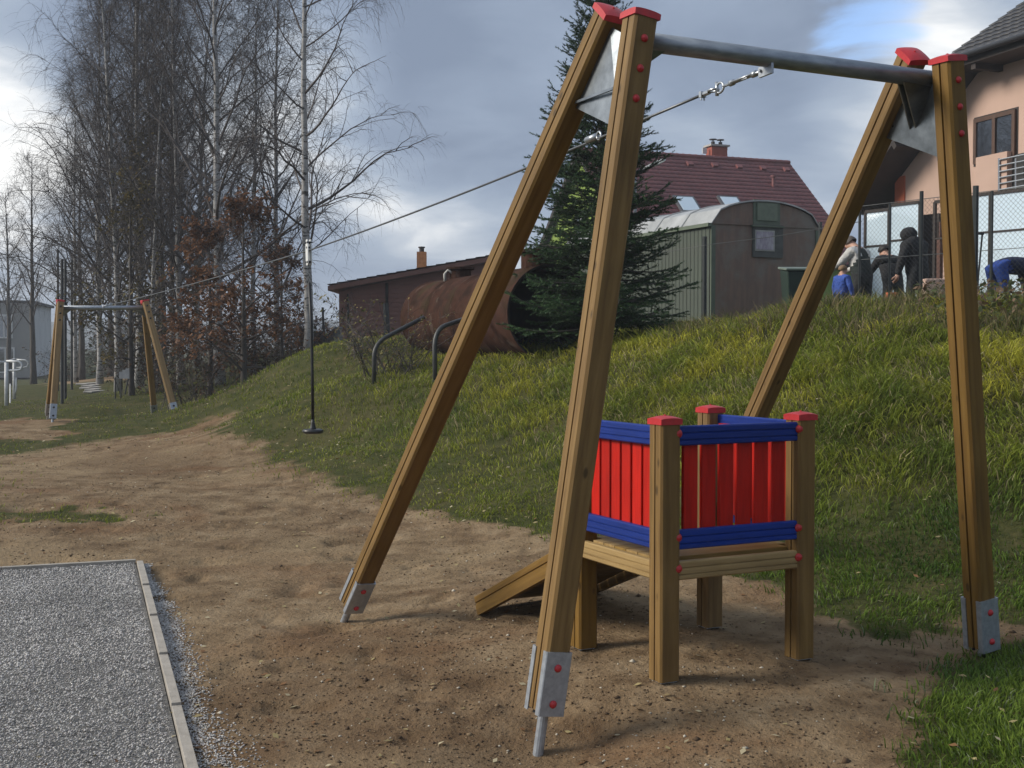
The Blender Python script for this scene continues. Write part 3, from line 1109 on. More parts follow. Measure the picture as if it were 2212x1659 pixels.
# ------------------------------------------------------------------ start platform
TF = np.array([.737, 5.825, 0.0])
TP = PSI + .009
U2 = np.array([math.cos(TP), math.sin(TP), 0])
V2 = np.array([-math.sin(TP), math.cos(TP), 0])
SS = .831
SV = .778
tower = empty('start_platform', tuple(TF + U2 * SS / 2 + V2 * SS / 2), 'small wooden start platform with red boards, blue rails and a ramp', 'platform')
PH = .056
corners = {'F': TF, 'R': TF + U2 * SS, 'B': TF + U2 * SS + V2 * SV, 'L': TF + V2 * SV}
for k, p in corners.items():
    zb = float(base_z(p[0], p[1])) + .012
    M = frame((p[0], p[1], zb), ZZ, U2)
    me = MB().prism(groove_profile(PH, PH, .010, .005, .012), 0, 1.245 - zb).mesh('post', WOOD)
    po = inst('post', me, M, tower)
    inst('cap', CAP_POST, M @ Matrix.Translation((0, 0, 1.245 - zb)), po)
    mb = MB()
    mb.box((0, 0, -.004), (.09, .09, .006), None, 1)
    for a_ in (-.032, .032):
        for b_ in (-.032, .032):
            mb.lathe([(.010, -.022), (.010, -.004)], 8, 0, Matrix.Translation((a_, b_, 0)))
    mb.tube([(0, 0, -.3), (0, 0, -.004)], .02, 10, mi=1)
    mb.build('foot_plate', [BOLT_BLACK, GALV], po, M=M)


def rail_mesh(L, hh, tt, mat, name):
    """Rail with a long groove on its outer (+y) face; length along z, height along x."""
    a, b, g, d = hh / 2, tt / 2, .004, .006
    pr = [(a - .006, -b), (a, -b + .005), (a, b - .006), (a - .006, b)]
    for c in (.30 * a, -.42 * a):
        pr += [(c + g, b), (c + g * .4, b - d), (c - g * .4, b - d), (c - g, b)]
    pr += [(-a + .006, b), (-a, b - .006), (-a, -b + .005), (-a + .006, -b)]
    return MB().prism(pr[::-1], -L / 2, L / 2).mesh(name, mat)


RAIL_T = .034
RL = SS - 2 * PH + .085
RAIL = rail_mesh(RL, .095, RAIL_T, BLUE_RAIL, 'rail')
BEAM = rail_mesh(RL, .090, .040, WOOD_PALE, 'deck_beam')
RAIL_S = rail_mesh(RL + SV - SS, .095, RAIL_T, BLUE_RAIL, 'rail')
BEAM_S = rail_mesh(RL + SV - SS, .090, .040, WOOD_PALE, 'deck_beam')
BOARD = MB().prism([(-.041, -.010), (-.038, -.012), (.038, -.012), (.041, -.010), (.041, .010), (.038, .012), (-.038, .012), (-.041, .010)], 0, .50).mesh('board', RED_BOARD)
for (p, q, nrm, boards) in (('F', 'R', -V2, True), ('L', 'F', -U2, True), ('R', 'B', U2, True)):
    a, b = corners[p], corners[q]
    m = (a + b) / 2
    ln = (b - a) / np.linalg.norm(b - a)
    rail_l = RL + (0 if p == 'F' else SV - SS)
    out = m + nrm * (PH - RAIL_T / 2 - .012)
    for (zz, mesh, nm) in ((1.175, RAIL, 'rail'), (.672, RAIL, 'rail'), (.522, BEAM, 'deck_beam')):
        c = out + ZZ * zz
        M = frame(c, ln, ZZ)
        # local y should face outwards
        if np.dot(np.array(M.col[1][:3]), nrm) < 0:
            M = frame(c, -ln, ZZ)
        r_ = inst(nm, mesh if p == 'F' else {'rail': RAIL_S, 'deck_beam': BEAM_S}[nm], M, tower)
        for s in ((-1, 1) if p != 'L' else (-1,)):
            Mb = frame(c + ln * s * (rail_l / 2 - .034) + nrm * RAIL_T * (.5 if nm == 'rail' else .58) + ZZ * .012, nrm, ZZ)
            inst('bolt', DOME_T, Mb, r_)
    nb = 6
    for k in range(nb):
        t_ = (k - (nb - 1) / 2) * (.1075 if p == 'F' else .101)
        c = m + nrm * (PH - RAIL_T - .012 - .013) + ln * t_ + ZZ * .675
        inst('board', BOARD, frame(c, ZZ, ln), tower)
# back beam, deck planks
M = frame((corners['B'] + corners['L']) / 2 + V2 * .018 + ZZ * .522, U2, ZZ)
inst('deck_beam', BEAM, M, tower)
npk = 7
pw = (SV - .012) / npk
PLANK = MB().prism([(-pw / 2 + .003, -.012), (pw / 2 - .003, -.012), (pw / 2 - .003, .009), (pw / 2 - .006, .012), (-pw / 2 + .006, .012), (-pw / 2 + .003, .009)], -.36, .36).mesh('deck_plank', WOOD_PALE)
PLANK_S = MB().prism([(-pw / 2 + .003, -.012), (pw / 2 - .003, -.012), (pw / 2 - .003, .009), (pw / 2 - .006, .012), (-pw / 2 + .006, .012), (-pw / 2 + .003, .009)], -.425, .425).mesh('deck_plank', WOOD_PALE)
for k in range(npk):
    c = TF + U2 * SS / 2 + V2 * ((k + .5) * pw + .006) + ZZ * .566
    short = k in (0, npk - 1)
    M = frame(c, U2, V2)
    inst('deck_plank', PLANK if short else PLANK_S, M @ Matrix.Translation((.02 if k == 0 else (-.02 if short else 0), 0, 0)), tower)
# ramp: two stringers and cross boards
ra = corners['L'] + V2 * .06
rlen = 1.32
for s, base in ((0, corners['L']), (1, corners['B'])):
    inw = U2 * (.012 if s == 0 else -.012)
    a = base + V2 * (PH + .005) + ZZ * .505 + inw
    e_ = base + V2 * (PH + rlen) + inw
    e_[2] = float(base_z(e_[0], e_[1])) + .03
    d = e_ - a
    L = float(np.linalg.norm(d))
    up = np.cross(np.cross(d, ZZ), d)
    M = frame(a, d, up)
    me = MB().prism([(-.062, -.02), (.062, -.02), (.062, .014), (.056, .02), (.022, .02), (.018, .013), (.012, .013), (.008, .02), (-.062, .02)], 0, L).mesh('ramp_beam', WOOD)
    if s == 0 and np.dot(np.array(M.col[1][:3]), -U2) < 0:
        M = M @ Matrix.Rotation(0, 4, 'Z') @ Matrix.Scale(-1, 4, (0, 1, 0))
    inst('ramp_beam', me, M, tower)
    if s == 0:
        ra0, rd, rup, rL = a, d / L, up / np.linalg.norm(up), L
nrb = 13
pw2 = rL / nrb
RB = MB().prism([(-pw2 / 2 + .003, -.011), (pw2 / 2 - .003, -.011), (pw2 / 2 - .003, .011), (-pw2 / 2 + .003, .011)], .03, SS - .05).mesh('ramp_plank', WOOD)
for k in range(nrb):
    c = ra0 + rd * (k + .5) * pw2 + rup * .030 - U2 * .012
    inst('ramp_plank', RB, frame(c, U2, rd), tower)

# ------------------------------------------------------------------ gravel bed with its edging
KM = simple_mat('concrete_edging', (0.36, 0.33, 0.29), (0.27, 0.245, 0.21), rough=0.9, scale=9, detail=8, bump=.3)
kerb = bpy.data.objects.new('kerb', None)
place(kerb, Matrix.Translation((GC[0], GC[1], GP0)))
tag(kerb, 'narrow pale concrete edging round the grey gravel bed', kind='structure')
rk = random.Random(4)
for (d0, n_, total) in ((G1, 9, 9.0), (G2, 5, 5.0)):
    Lk = total / n_
    for k in range(n_):
        c = GC + d0 * (k + .5) * Lk + (G2 if d0 is G1 else G1) * -.03
        if d0 is G2:
            c = c + G2 * 0
        zc_ = float(gravel_z(c[0], c[1])) + .014 + 0
        M = frame((c[0], c[1], zc_), (d0[0], d0[1], 0), (0, 0, 1))
        M = M @ Matrix.Rotation(rk.uniform(-.002, .002), 4, 'X')
        MB().box((-.09, 0, 0), (.20, .048, Lk - .002)).build('kerb_stone', KM, kerb, M=M, bevel=.002)


def gravel_base_mat():
    m, t, b = new_mat('gravel_base')
    v = coords(t)
    n = noise_n(t, v, 90, 4, .7)
    t.links.new(ramp_n(t, n, ((.35, (.14, .136, .13)), (.65, (.25, .243, .235)))), b.inputs['Base Color'])
    b.inputs['Roughness'].default_value = .95
    bump_n(t, b, n, .8, .02)
    return m


mb = MB()
_c = [GC, GC + G1 * 9.0, GC + G1 * 9.0 + G2 * 5.0, GC + G2 * 5.0]
mb.add([(c[0], c[1], float(gravel_z(c[0], c[1])) - .012) for c in _c], [(0, 1, 2, 3)])
gb = mb.build('gravel_bed', gravel_base_mat())
tag(gb, 'dark base of the grey gravel bed', kind='structure')


def stones(P, s, col, name, mat, flat=.65):
    """Little irregular stones: jittered octahedra."""
    n = len(P)
    base = np.array([(1, 0, 0), (-1, 0, 0), (0, 1, 0), (0, -1, 0), (0, 0, 1), (0, 0, -1)], float)
    az = rg.random(n) * 6.283
    R = np.zeros((n, 3, 3))
    R[:, 0, 0] = np.cos(az)
    R[:, 0, 1] = -np.sin(az)
    R[:, 1, 0] = np.sin(az)
    R[:, 1, 1] = np.cos(az)
    R[:, 2, 2] = 1
    q = base[None] * (.55 + .7 * rg.random((n, 6, 1))) + (rg.random((n, 6, 3)) - .5) * .55
    q = q * np.array([1, 1, flat]) * s[:, None, None]
    Vv = np.einsum('nij,nkj->nki', R, q) + P[:, None]
    F = np.array([(0, 2, 4), (2, 1, 4), (1, 3, 4), (3, 0, 4), (2, 0, 5), (1, 2, 5), (3, 1, 5), (0, 3, 5)])
    loops = (F.ravel()[None] + (np.arange(n) * 6)[:, None]).ravel()
    return np_mesh(name, Vv.reshape(-1, 3), loops, np.full(n * 8, 3), mat, {'tint': np.repeat(col, 6, 0)})


STONE_M = tint_mat('stone', rough=.9, trans=0)
n = 100000
a_ = rg.random(n) ** .8
aa = .02 + (1 - (1 - rg.random(n)) ** 1.15) * 5.6
bb = .02 + rg.random(n) * 3.4
x = GC[0] + G1[0] * aa + G2[0] * bb
y = GC[1] + G1[1] * aa + G2[1] * bb
ok = (np.abs(x) < .50 * y + .4) & (y > 3.8)
# gravel spilled over the edging
ns = 7000
sa = rg.random(ns) * 5.6
sb = -.06 - np.abs(rg.normal(0, .085, ns)) * (.30 + .75 * vnoise(sa, sa * 0, 1.1, 2)) * (.5 + sa / 4)
xs, ys = GC[0] + G1[0] * sa + G2[0] * sb, GC[1] + G1[1] * sa + G2[1] * sb
x, y = np.concatenate([x[ok], xs]), np.concatenate([y[ok], ys])
inside = in_gravel(x, y, 0)
z = np.where(inside, gravel_z(x, y) + .008 * rg.random(len(x)) + .02 * (fbm(x, y, 2.2, 1, 3) - .5), ground_z(x, y) + .003)
g = .22 + .38 * rg.random((len(x), 1)) ** 1.1
g = g * (.70 + .60 * fbm(x, y, 2.6, 4, 4)[:, None])
col = g * np.array([1.0, .965, .93]) + (rg.random((len(x), 3)) - .5) * .015
s_ = .0036 + .0036 * rg.random(len(x)) ** 2 + .0003 * y
tag(inst('gravel', stones(np.stack([x, y, z], 1), s_, col, 'gravel', STONE_M), Matrix.Identity(4)), 'loose grey gravel filling the edged bed', 'gravel', kind='stuff')
# small stones and clods on the bare earth
x, y = scatter(36000, 4.0, 22, pw=1.5)
d_ = dirt_amount(x, y)
clump = fbm(x, y, .9, 4, 4)
ok = (d_ > .6) & ~in_gravel(x, y, -.05) & (rg.random(len(x)) < smoothstep(.40, .66, clump) * .85 + .12)
x, y = x[ok], y[ok]
n = len(x)
z = ground_z(x, y)
s_ = .0035 + .0065 * rg.random(n) ** 3 + np.where(rg.random(n) < .015, .012, 0) + .0004 * y
kind_ = rg.random((n, 1))
col = np.where(kind_ < .55, np.array([.075, .048, .028]), np.where(kind_ < .93, np.array([.19, .135, .08]), np.array([.42, .38, .31]))) * (.7 + .6 * rg.random((n, 1)))
tag(inst('pebbles', stones(np.stack([x, y, z + .001], 1), s_, col, 'pebbles', STONE_M), Matrix.Identity(4)), 'small stones and clods scattered over the bare earth', 'pebbles', kind='stuff')


def leaf_quads(P, s, col, name, mat, flatness=.35):
    n = len(P)
    az = rg.random(n) * 6.283
    a = np.stack([np.cos(az), np.sin(az), (rg.random(n) - .5) * 2 * flatness], 1) * s[:, None]
    b = np.stack([-np.sin(az), np.cos(az), (rg.random(n) - .5) * 2 * flatness], 1) * (s * .62)[:, None]
    c = np.zeros((n, 3))
    c[:, 2] = s * .25 * (rg.random(n) - .3)
    Vv = np.stack([P - a, P - b * .9 + c, P + a, P + b * .9 + c], 1).reshape(-1, 3)
    loops = np.arange(n * 4)
    return np_mesh(name, Vv, loops, np.full(n, 4), mat, {'tint': np.repeat(col, 4, 0)})


LEAF_M = tint_mat('dry_leaves', rough=.6, trans=.25)
x, y = scatter(16000, 4.2, 30, pw=1.35)
pr_ = np.where(dirt_amount(x, y) > .5, .07 + .35 * smoothstep(12, 22, y), .22 + .5 * smoothstep(-.5, -3.5, x) * smoothstep(10, 15, y)) * (.4 + 1.2 * fbm(x, y, .7, 2, 3))
ok = (rg.random(len(x)) < pr_ * np.where((x > 1.2) & (y < 9), .2, 1)) & (y < 28)
x, y = x[ok], y[ok]
n = len(x)
P = np.stack([x, y, ground_z(x, y) + .008 + np.where(dirt_amount(x, y) < .5, .03, 0)], 1)
k_ = rg.random((n, 1))
col = np.where(k_ < .45, np.array([.38, .31, .15]), np.where(k_ < .75, np.array([.46, .40, .26]), np.array([.20, .105, .045]))) * (.7 + .5 * rg.random((n, 1)))
tag(inst('fallen_leaves', leaf_quads(P, .011 + .010 * rg.random(n) + .0007 * y, col, 'fallen_leaves', LEAF_M), Matrix.Identity(4)), 'pale fallen leaves scattered over grass and earth', 'leaves', kind='stuff')
# ------------------------------------------------------------------ trees
def bark_mat():
    m, t, b = new_mat('birch_bark')
    v = coords(t, (1, 1, 1), rand=True)
    mark = noise_n(t, coords(t, (3.0, 3.0, 11.0), rand=True), 1.3, 4.0, .65)
    big = noise_n(t, coords(t, (2.2, 2.2, 3.6), rand=True), .9, 3.0, .6)
    sp = t.nodes.new('ShaderNodeSeparateXYZ')
    t.links.new(coords(t), sp.inputs[0])
    col = ramp_n(t, noise_n(t, v, 7.0, 4.0), ((.3, (.40, .39, .385)), (.7, (.25, .245, .24))))
    col = mix_n(t, smooth_n(t, mark, .57, .63), col, (.03, .028, .027))
    col = mix_n(t, smooth_n(t, big, .60, .68), col, (.05, .045, .042))
    t.links.new(col, b.inputs['Base Color'])
    b.inputs['Roughness'].default_value = .85
    return m


BIRCH_BARK = bark_mat()
DARK_BARK = simple_mat('dark_bark', (.060, .052, .046), (.095, .082, .072), rough=.95, scale=6, stretch=(1, 1, .3), bump=.4)
TWIG = simple_mat('bare_twigs', (.062, .052, .050), (.090, .076, .072), rough=.9, scale=2)
NEEDLE_M = tint_mat('needles', rough=.6, trans=.12)
FOLIAGE_M = tint_mat('autumn_leaves', rough=.65, trans=.3)


def grow(p, d, L, n, droop, rise, jit, r):
    """Bent branch path: rises first, then droops towards its tip."""
    P = [p]
    d = d / np.linalg.norm(d)
    for k in range(n):
        s = (k + 1) / n
        d = d + np.array([0, 0, rise * (1 - s) - droop * s * s]) / n * 3 + r.normal(0, jit, 3)
        d /= np.linalg.norm(d)
        p = p + d * L / n
        P.append(p)
    return P


def ribbons(paths, widths, name, mat, parent=None, M=None, col=None):
    """Thin twigs as twisted ribbons; paths (n,k,3)."""
    P = np.asarray(paths)
    n, k, _ = P.shape
    t = np.gradient(P, axis=1)
    t /= np.linalg.norm(t, axis=2, keepdims=True) + 1e-9
    rnd = rg.normal(size=(n, 1, 3))
    s = np.cross(t, rnd)
    s /= np.linalg.norm(s, axis=2, keepdims=True) + 1e-9
    w = widths[:, None, None] * np.linspace(1, .35, k)[None, :, None] * .5
    Vv = np.stack([P - s * w, P + s * w], 2).reshape(-1, 3)
    base = (np.arange(n) * k * 2)[:, None, None] + (np.arange(k - 1) * 2)[None, :, None]
    loops = (base + np.array([0, 1, 3, 2])[None, None]).ravel()
    return Vv, loops, np.full(n * (k - 1), 4)


def bare_tree(seed, H, r0, first, nprim, spread, el=(30, 58), droop=.55, rise=.25, twig_n=7, twig_len=.55, lean=(0, 0), birch=True, sec=7, tw=.008):
    """Meshes of a leafless tree: trunk, limbs, fine twigs (local coordinates, foot at the origin)."""
    r = np.random.default_rng(seed)
    nt = 16
    tp = [np.array([0, 0, -.3])]
    wob = r.normal(0, .012, (nt + 1, 2)).cumsum(0)
    for k in range(1, nt + 1):
        t = k / nt
        tp.append(np.array([lean[0] * t * t * H + wob[k, 0] * H * .12, lean[1] * t * t * H + wob[k, 1] * H * .12, t * H]))
    rad = [r0 * (1.25 if k == 0 else (1 - .93 * (k / nt) ** .9)) for k in range(nt + 1)]
    trunk = MB().tube(tp, rad, 10)
    limbs = MB()
    twigs = []
    ga = r.random() * 6
    for i in range(nprim):
        t = first + (.97 - first) * ((i + .3 * r.random()) / nprim) ** 1.0
        f = t * nt
        k0 = min(int(f), nt - 1)
        p = tp[k0] + (tp[k0 + 1] - tp[k0]) * (f - k0)
        ga += 2.4 + r.normal(0, .4)
        e = RD(r.uniform(*el)) + .25 * (t - .5)
        L = H * spread * (1.08 - t) ** .75 * r.uniform(.65, 1.15)
        d = np.array([math.cos(ga) * math.cos(e), math.sin(ga) * math.cos(e), math.sin(e)])
        P = grow(p, d, L, 9, droop, rise, .09, r)
        rb = max(.008, r0 * .42 * (1.05 - t) * r.uniform(.7, 1.1))
        limbs.tube(P, [rb * (1 - .85 * q / 9) for q in range(10)], 5, cap=False)
        srcs = []
        for j in range(sec):
            s = .22 + .78 * (j + r.random()) / sec
            q0 = min(int(s * 9), 8)
            q = P[q0] + (P[q0 + 1] - P[q0]) * (s * 9 - q0)
            dd = P[q0 + 1] - P[q0]
            dd = dd / np.linalg.norm(dd) + r.normal(0, .6, 3) + np.array([0, 0, .1])
            L2 = L * .42 * (1.1 - .75 * s) * r.uniform(.6, 1.2) + .25
            S = grow(q, dd, L2, 5, droop * 1.2, .1, .14, r)
            limbs.tube(S, [max(.0045, rb * .38 * (1 - .7 * q_ / 5)) for q_ in range(6)], 3, cap=False)
            srcs.append((S, L2))
        srcs.append((P[4:], L))
        for (S, L2) in srcs:
            nn = max(3, int(twig_n * r.uniform(.7, 1.3)))
            for _ in range(nn):
                s = r.random() ** .7 * (len(S) - 1.01)
                q0 = int(s)
                q = S[q0] + (S[q0 + 1] - S[q0]) * (s - q0)
                dd = (S[q0 + 1] - S[q0])
                dd = dd / np.linalg.norm(dd) * .8 + r.normal(0, .55, 3)
                TL = twig_len * r.uniform(.4, 1.4)
                dd /= np.linalg.norm(dd)
                tpnts = [q]
                pp = q
                for z_ in range(4):
                    dd = dd + np.array([0, 0, -(.50 if birch else .05)]) * (.6 + .4 * z_) * droop * 1.4 + r.normal(0, .16, 3)
                    dd /= np.linalg.norm(dd)
                    pp = pp + dd * TL / 4
                    tpnts.append(pp)
                twigs.append(tpnts)
    TW = np.array(twigs)
    # side sprigs on every twig
    k = len(TW)
    sub = []
    for _ in range(2):
        a = rg.integers(1, 4, k)
        st = TW[np.arange(k), a]
        d0 = TW[np.arange(k), a] - TW[np.arange(k), a - 1]
        ln = np.linalg.norm(d0, axis=1, keepdims=True)
        d0 = d0 / (ln + 1e-9) + rg.normal(0, .6, (k, 3)) - np.array([0, 0, .3 if birch else 0])
        d0 /= np.linalg.norm(d0, axis=1, keepdims=True)
        Ls = (twig_len * .35 * (.5 + rg.random(k)))[:, None]
        m_ = st + d0 * Ls * .5
        e_ = m_ + (d0 + np.array([0, 0, -.45 if birch else 0])) * Ls * .5
        sub.append(np.stack([st, (st + m_) / 2, m_, (m_ + e_) / 2, e_], 1))
    TW = np.concatenate([TW] + sub)
    wd = np.concatenate([np.full(k, tw), np.full(2 * k, tw * .7)])
    Vv, lo, ct = ribbons(TW, wd, 'twigs', TWIG)
    mt = trunk.mesh('trunk', BIRCH_BARK if birch else DARK_BARK, smooth=True)
    ml = limbs.mesh('limbs', TWIG, smooth=True)
    mw = np_mesh('twigs', Vv, lo, ct, TWIG)
    return mt, ml, mw, TW


def put_tree(meshes, xv, yv, d, label, rot, scale=1.0, name='birch_tree', group='bare trees behind the far frame', cat='tree', extra=None, sink=0.0):
    b = at(xv, yv, d)
    b[2] = float(base_z(b[0], b[1])) - sink
    root = empty(name, tuple(b), label, cat, group)
    M = Matrix.Translation(Vector(b)) @ Matrix.Rotation(rot, 4, 'Z') @ Matrix.Scale(scale, 4)
    tr = inst('trunk', meshes[0], M, root)
    cr = inst('crown', meshes[1], M, root)
    inst('twigs', meshes[2], M, cr)
    if extra is not None:
        inst('leaves', extra, M, cr)
    return root


B1 = bare_tree(3, 15.5, .125, .18, 34, .26, el=(18, 60), droop=.50, rise=.25, twig_n=6, twig_len=.85, sec=7, tw=.0075)
B2 = bare_tree(21, 17.0, .14, .14, 58, .30, el=(36, 62), droop=.28, rise=.22, twig_n=8, twig_len=.8, sec=8, tw=.0075)
B3 = bare_tree(35, 16.0, .12, .12, 56, .30, el=(38, 64), droop=.30, rise=.22, twig_n=8, twig_len=.8, sec=8, lean=(.05, 0), tw=.0075)
B4 = bare_tree(48, 12.0, .09, .12, 50, .30, el=(35, 62), droop=.28, rise=.25, twig_n=8, twig_len=.7, sec=7, lean=(-.04, .02), tw=.008)
D1 = bare_tree(61, 11.0, .16, .26, 30, .30, el=(30, 62), droop=.05, rise=.25, twig_n=5, twig_len=.75, birch=False, sec=6, tw=.011)
put_tree(B1, 662, 800, 30.0, 'slender white birch standing alone at the top of the bank', 0.4)
put_tree(B2, 478, 862, 34.0, 'thick white birch trunk rising behind the rust brown oak', 1.2)
put_tree(B3, 392, 858, 36.0, 'pale birch directly left of the thick white birch', 2.4, .97)
put_tree(B2, 300, 850, 39.0, 'tall dark birch rising over the right end of the far crossbar', 3.6, 1.02)
put_tree(B3, 255, 850, 37.5, 'tall birch leaning over the middle of the far crossbar', 4.4, 1.0)
put_tree(B4, 345, 850, 41.0, 'smaller birch squeezed between two tall birches in the clump', .9, 1.3)
put_tree(B4, 600, 815, 41.0, 'thin grey birch leaning behind the lone birch', 2.6, 1.25)
put_tree(B4, 545, 840, 37.0, 'slim birch between the thick birch and the lone birch', 5.1, 1.05)
put_tree(B3, 425, 850, 44.0, 'far birch seen through the middle of the clump', .2, .95)
put_tree(B2, 215, 846, 44.0, 'outer birch spreading branches to the open sky on the field side', 5.6, .86)
put_tree(B3, 165, 846, 47.0, 'birch with branches sweeping towards the bare dark trees', 2.0, .78)
put_tree(B2, 370, 850, 46.0, 'hidden birch at the back of the dense clump', 4.9, .92)
put_tree(B4, 285, 850, 43.0, 'crooked birch standing behind the olive leaved tree', 3.0, 1.25)
put_tree(B4, 330, 852, 35.5, 'low birch in front of the clump beside the far frame leg', 4.0, .9)
put_tree(D1, 72, 818, 60.0, 'bare dark tree standing in front of the grey building', .5, 1.02, name='bare_tree', group='bare trees by the grey building')
put_tree(D1, 176, 815, 56.0, 'bare dark tree behind the tall fence posts', 2.2, .98, name='bare_tree', group='bare trees by the grey building')
put_tree(D1, 20, 815, 75.0, 'bare pale tree rising behind the grey building', 4.0, 1.1, name='bare_tree', group='bare trees by the grey building')
put_tree(D1, 240, 812, 66.0, 'bare dark tree deep in the wood behind the far frame', 1.4, 1.1, name='bare_tree', group='bare trees by the grey building')


# rust brown oaks that kept their leaves
def leafy(seed, H, r0, nprim, spread, nleaf, s, cols, first=.12, el=(5, 45)):
    mt, ml, mw, TW = bare_tree(seed, H, r0, first, nprim, spread, el=el, droop=.12, rise=.18, twig_n=5, twig_len=.5, birch=False, sec=6, tw=.010)
    r = np.random.default_rng(seed + 1)
    i = r.integers(0, len(TW), nleaf)
    j = r.integers(1, TW.shape[1], nleaf)
    P = TW[i, j] + r.normal(0, .05, (nleaf, 3))
    keep = vnoise(P[:, 0] * 1 + 9, P[:, 2] + P[:, 1] * .7, 1.3, 3) > .40
    P = P[keep]
    k = r.integers(0, len(cols), len(P))
    col = np.array(cols)[k] * (.6 + .8 * r.random((len(P), 1)))
    return (mt, ml, mw), leaf_quads(P, s * (.6 + .8 * r.random(len(P))), col, 'leaves', FOLIAGE_M, flatness=1.0)


RUST = [(.19, .094, .050), (.145, .072, .040), (.23, .115, .058), (.11, .058, .034)]
O1, O1L = leafy(71, 5.6, .11, 30, .42, 9000, .062, RUST)
OLIVE = [(.10, .085, .030), (.075, .065, .028), (.14, .105, .04)]
O2, O2L = leafy(83, 6.4, .09, 26, .30, 4200, .055, OLIVE)
put_tree(O1, 527, 862, 29.5, 'rust brown oak still in leaf beside the lone birch', .3, .84, name='oak_tree', group='oaks still in brown leaf', extra=O1L)
put_tree(O1, 455, 868, 31.0, 'lower rust brown oak next to the far frame leg', 2.1, .78, name='oak_tree', group='oaks still in brown leaf', extra=O1L)
put_tree(O1, 610, 845, 34.0, 'small brown leaved oak behind the lone birch trunk', 4.2, .62, name='oak_tree', group='oaks still in brown leaf', extra=O1L)
put_tree(O2, 285, 855, 33.5, 'thin tree with yellow olive leaves behind the far crossbar', 1.0, .95, name='young_tree', group='young trees with olive leaves', extra=O2L)
put_tree(O2, 352, 858, 38.0, 'thin tree with olive leaves at the heart of the birch clump', 3.3, 1.25, name='young_tree', group='young trees with olive leaves', extra=O2L)


# conifers
def spruce(seed, H, R, nwh, per, tw_n, nd, need_len, need_w, fuzz=1.0):
    r = np.random.default_rng(seed)
    trunk = MB().tube([(0, 0, -.3), (0, 0, H * .5), (0, 0, H)], [.09 * H / 5.3, .05 * H / 5.3, .008], 8)
    br = MB()
    A, Bv = [], []
    for w in range(nwh):
        t = (w + .5) / nwh
        z = H * (.04 + .95 * t)
        Lr = R * (1 - t) ** .72 + .08
        nb = per if t < .8 else max(4, per - 2)
        a0 = r.random() * 6
        for b in range(nb):
            az = a0 + 6.283 * b / nb + r.normal(0, .15)
            L = Lr * r.uniform(.72, 1.15)
            e = -.02 + .85 * t + r.normal(0, .12)
            d = np.array([math.cos(az) * math.cos(e), math.sin(az) * math.cos(e), math.sin(e)])
            P = grow(np.array([0, 0, z + r.normal(0, .05)]), d, L, 6, -.25, -.05, .05, r)
            br.tube(P, [.014 * (1 - .8 * q / 6) * (1.2 - t) + .003 for q in range(7)], 4, cap=False)
            segs = [(P[q], P[q + 1]) for q in range(1, 6)]
            nt_ = max(3, int(tw_n * L / R))
            for k in range(nt_):
                s = (.12 + .86 * (k + r.random() * .6) / nt_) * 6
                q0 = min(int(s), 5)
                q = P[q0] + (P[q0 + 1] - P[q0]) * (s - q0)
                dd = P[q0 + 1] - P[q0]
                dd /= np.linalg.norm(dd)
                sd = np.cross(dd, (0, 0, 1))
                sd = sd / (np.linalg.norm(sd) + 1e-6)
                sg = 1 if k % 2 else -1
                td = dd * .75 + sd * sg * .85 + np.array([0, 0, -.20 + .45 * t]) + r.normal(0, .18, 3)
                td /= np.linalg.norm(td)
                tl = (.16 + .34 * L * (1.05 - s / 6)) * r.uniform(.6, 1.15)
                mid = q + td * tl * .5
                end = mid + (td + np.array([0, 0, .10])) * tl * .5
                segs += [(q, mid), (mid, end)]
                if tl > .25:
                    for sg2 in (-1, 1):
                        t2 = td * .7 + np.cross(td, (0, 0, 1)) * sg2 * .7 + r.normal(0, .2, 3)
                        t2 /= np.linalg.norm(t2)
                        segs.append((mid, mid + t2 * tl * .45))
            for (a, b_) in segs:
                A.append(a)
                Bv.append(b_)
    A, Bv = np.array(A), np.array(Bv)
    ln = np.linalg.norm(Bv - A, axis=1)
    cnt = np.maximum(3, (ln * nd).astype(int))
    i = np.repeat(np.arange(len(A)), cnt)
    u = rg.random(len(i))
    P = A[i] + (Bv[i] - A[i]) * u[:, None]
    ax = (Bv[i] - A[i]) / (ln[i][:, None] + 1e-9)
    rd = rg.normal(size=(len(i), 3))
    rd -= ax * (rd * ax).sum(1, keepdims=True)
    rd /= np.linalg.norm(rd, axis=1, keepdims=True)
    dn = rd * .8 * fuzz + ax * .75
    dn /= np.linalg.norm(dn, axis=1, keepdims=True)
    nl = need_len * (.7 + .6 * rg.random(len(i)))[:, None]
    sdv = np.cross(dn, ax)
    sdv /= np.linalg.norm(sdv, axis=1, keepdims=True) + 1e-9
    Vv = np.stack([P - sdv * need_w / 2, P + sdv * need_w / 2, P + dn * nl], 1).reshape(-1, 3)
    g = rg.random((len(i), 1))
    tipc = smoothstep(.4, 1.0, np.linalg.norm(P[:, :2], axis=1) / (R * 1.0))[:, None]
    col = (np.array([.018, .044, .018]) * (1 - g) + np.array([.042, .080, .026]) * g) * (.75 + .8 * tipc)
    # bare upright leaders at the top
    for k in range(7):
        a0 = r.random() * 6.28
        p = np.array([0, 0, H * (.93 + .01 * k)])
        d = np.array([math.cos(a0) * .8, math.sin(a0) * .8, .6])
        br.tube(grow(p, d, .35, 5, -.6, .4, .05, r), [.009, .008, .007, .006, .006, .007], 4)
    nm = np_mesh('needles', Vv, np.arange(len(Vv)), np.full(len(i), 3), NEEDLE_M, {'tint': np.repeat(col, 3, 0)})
    return trunk.mesh('trunk', DARK_BARK, smooth=True), br.mesh('limbs', TWIG), nm


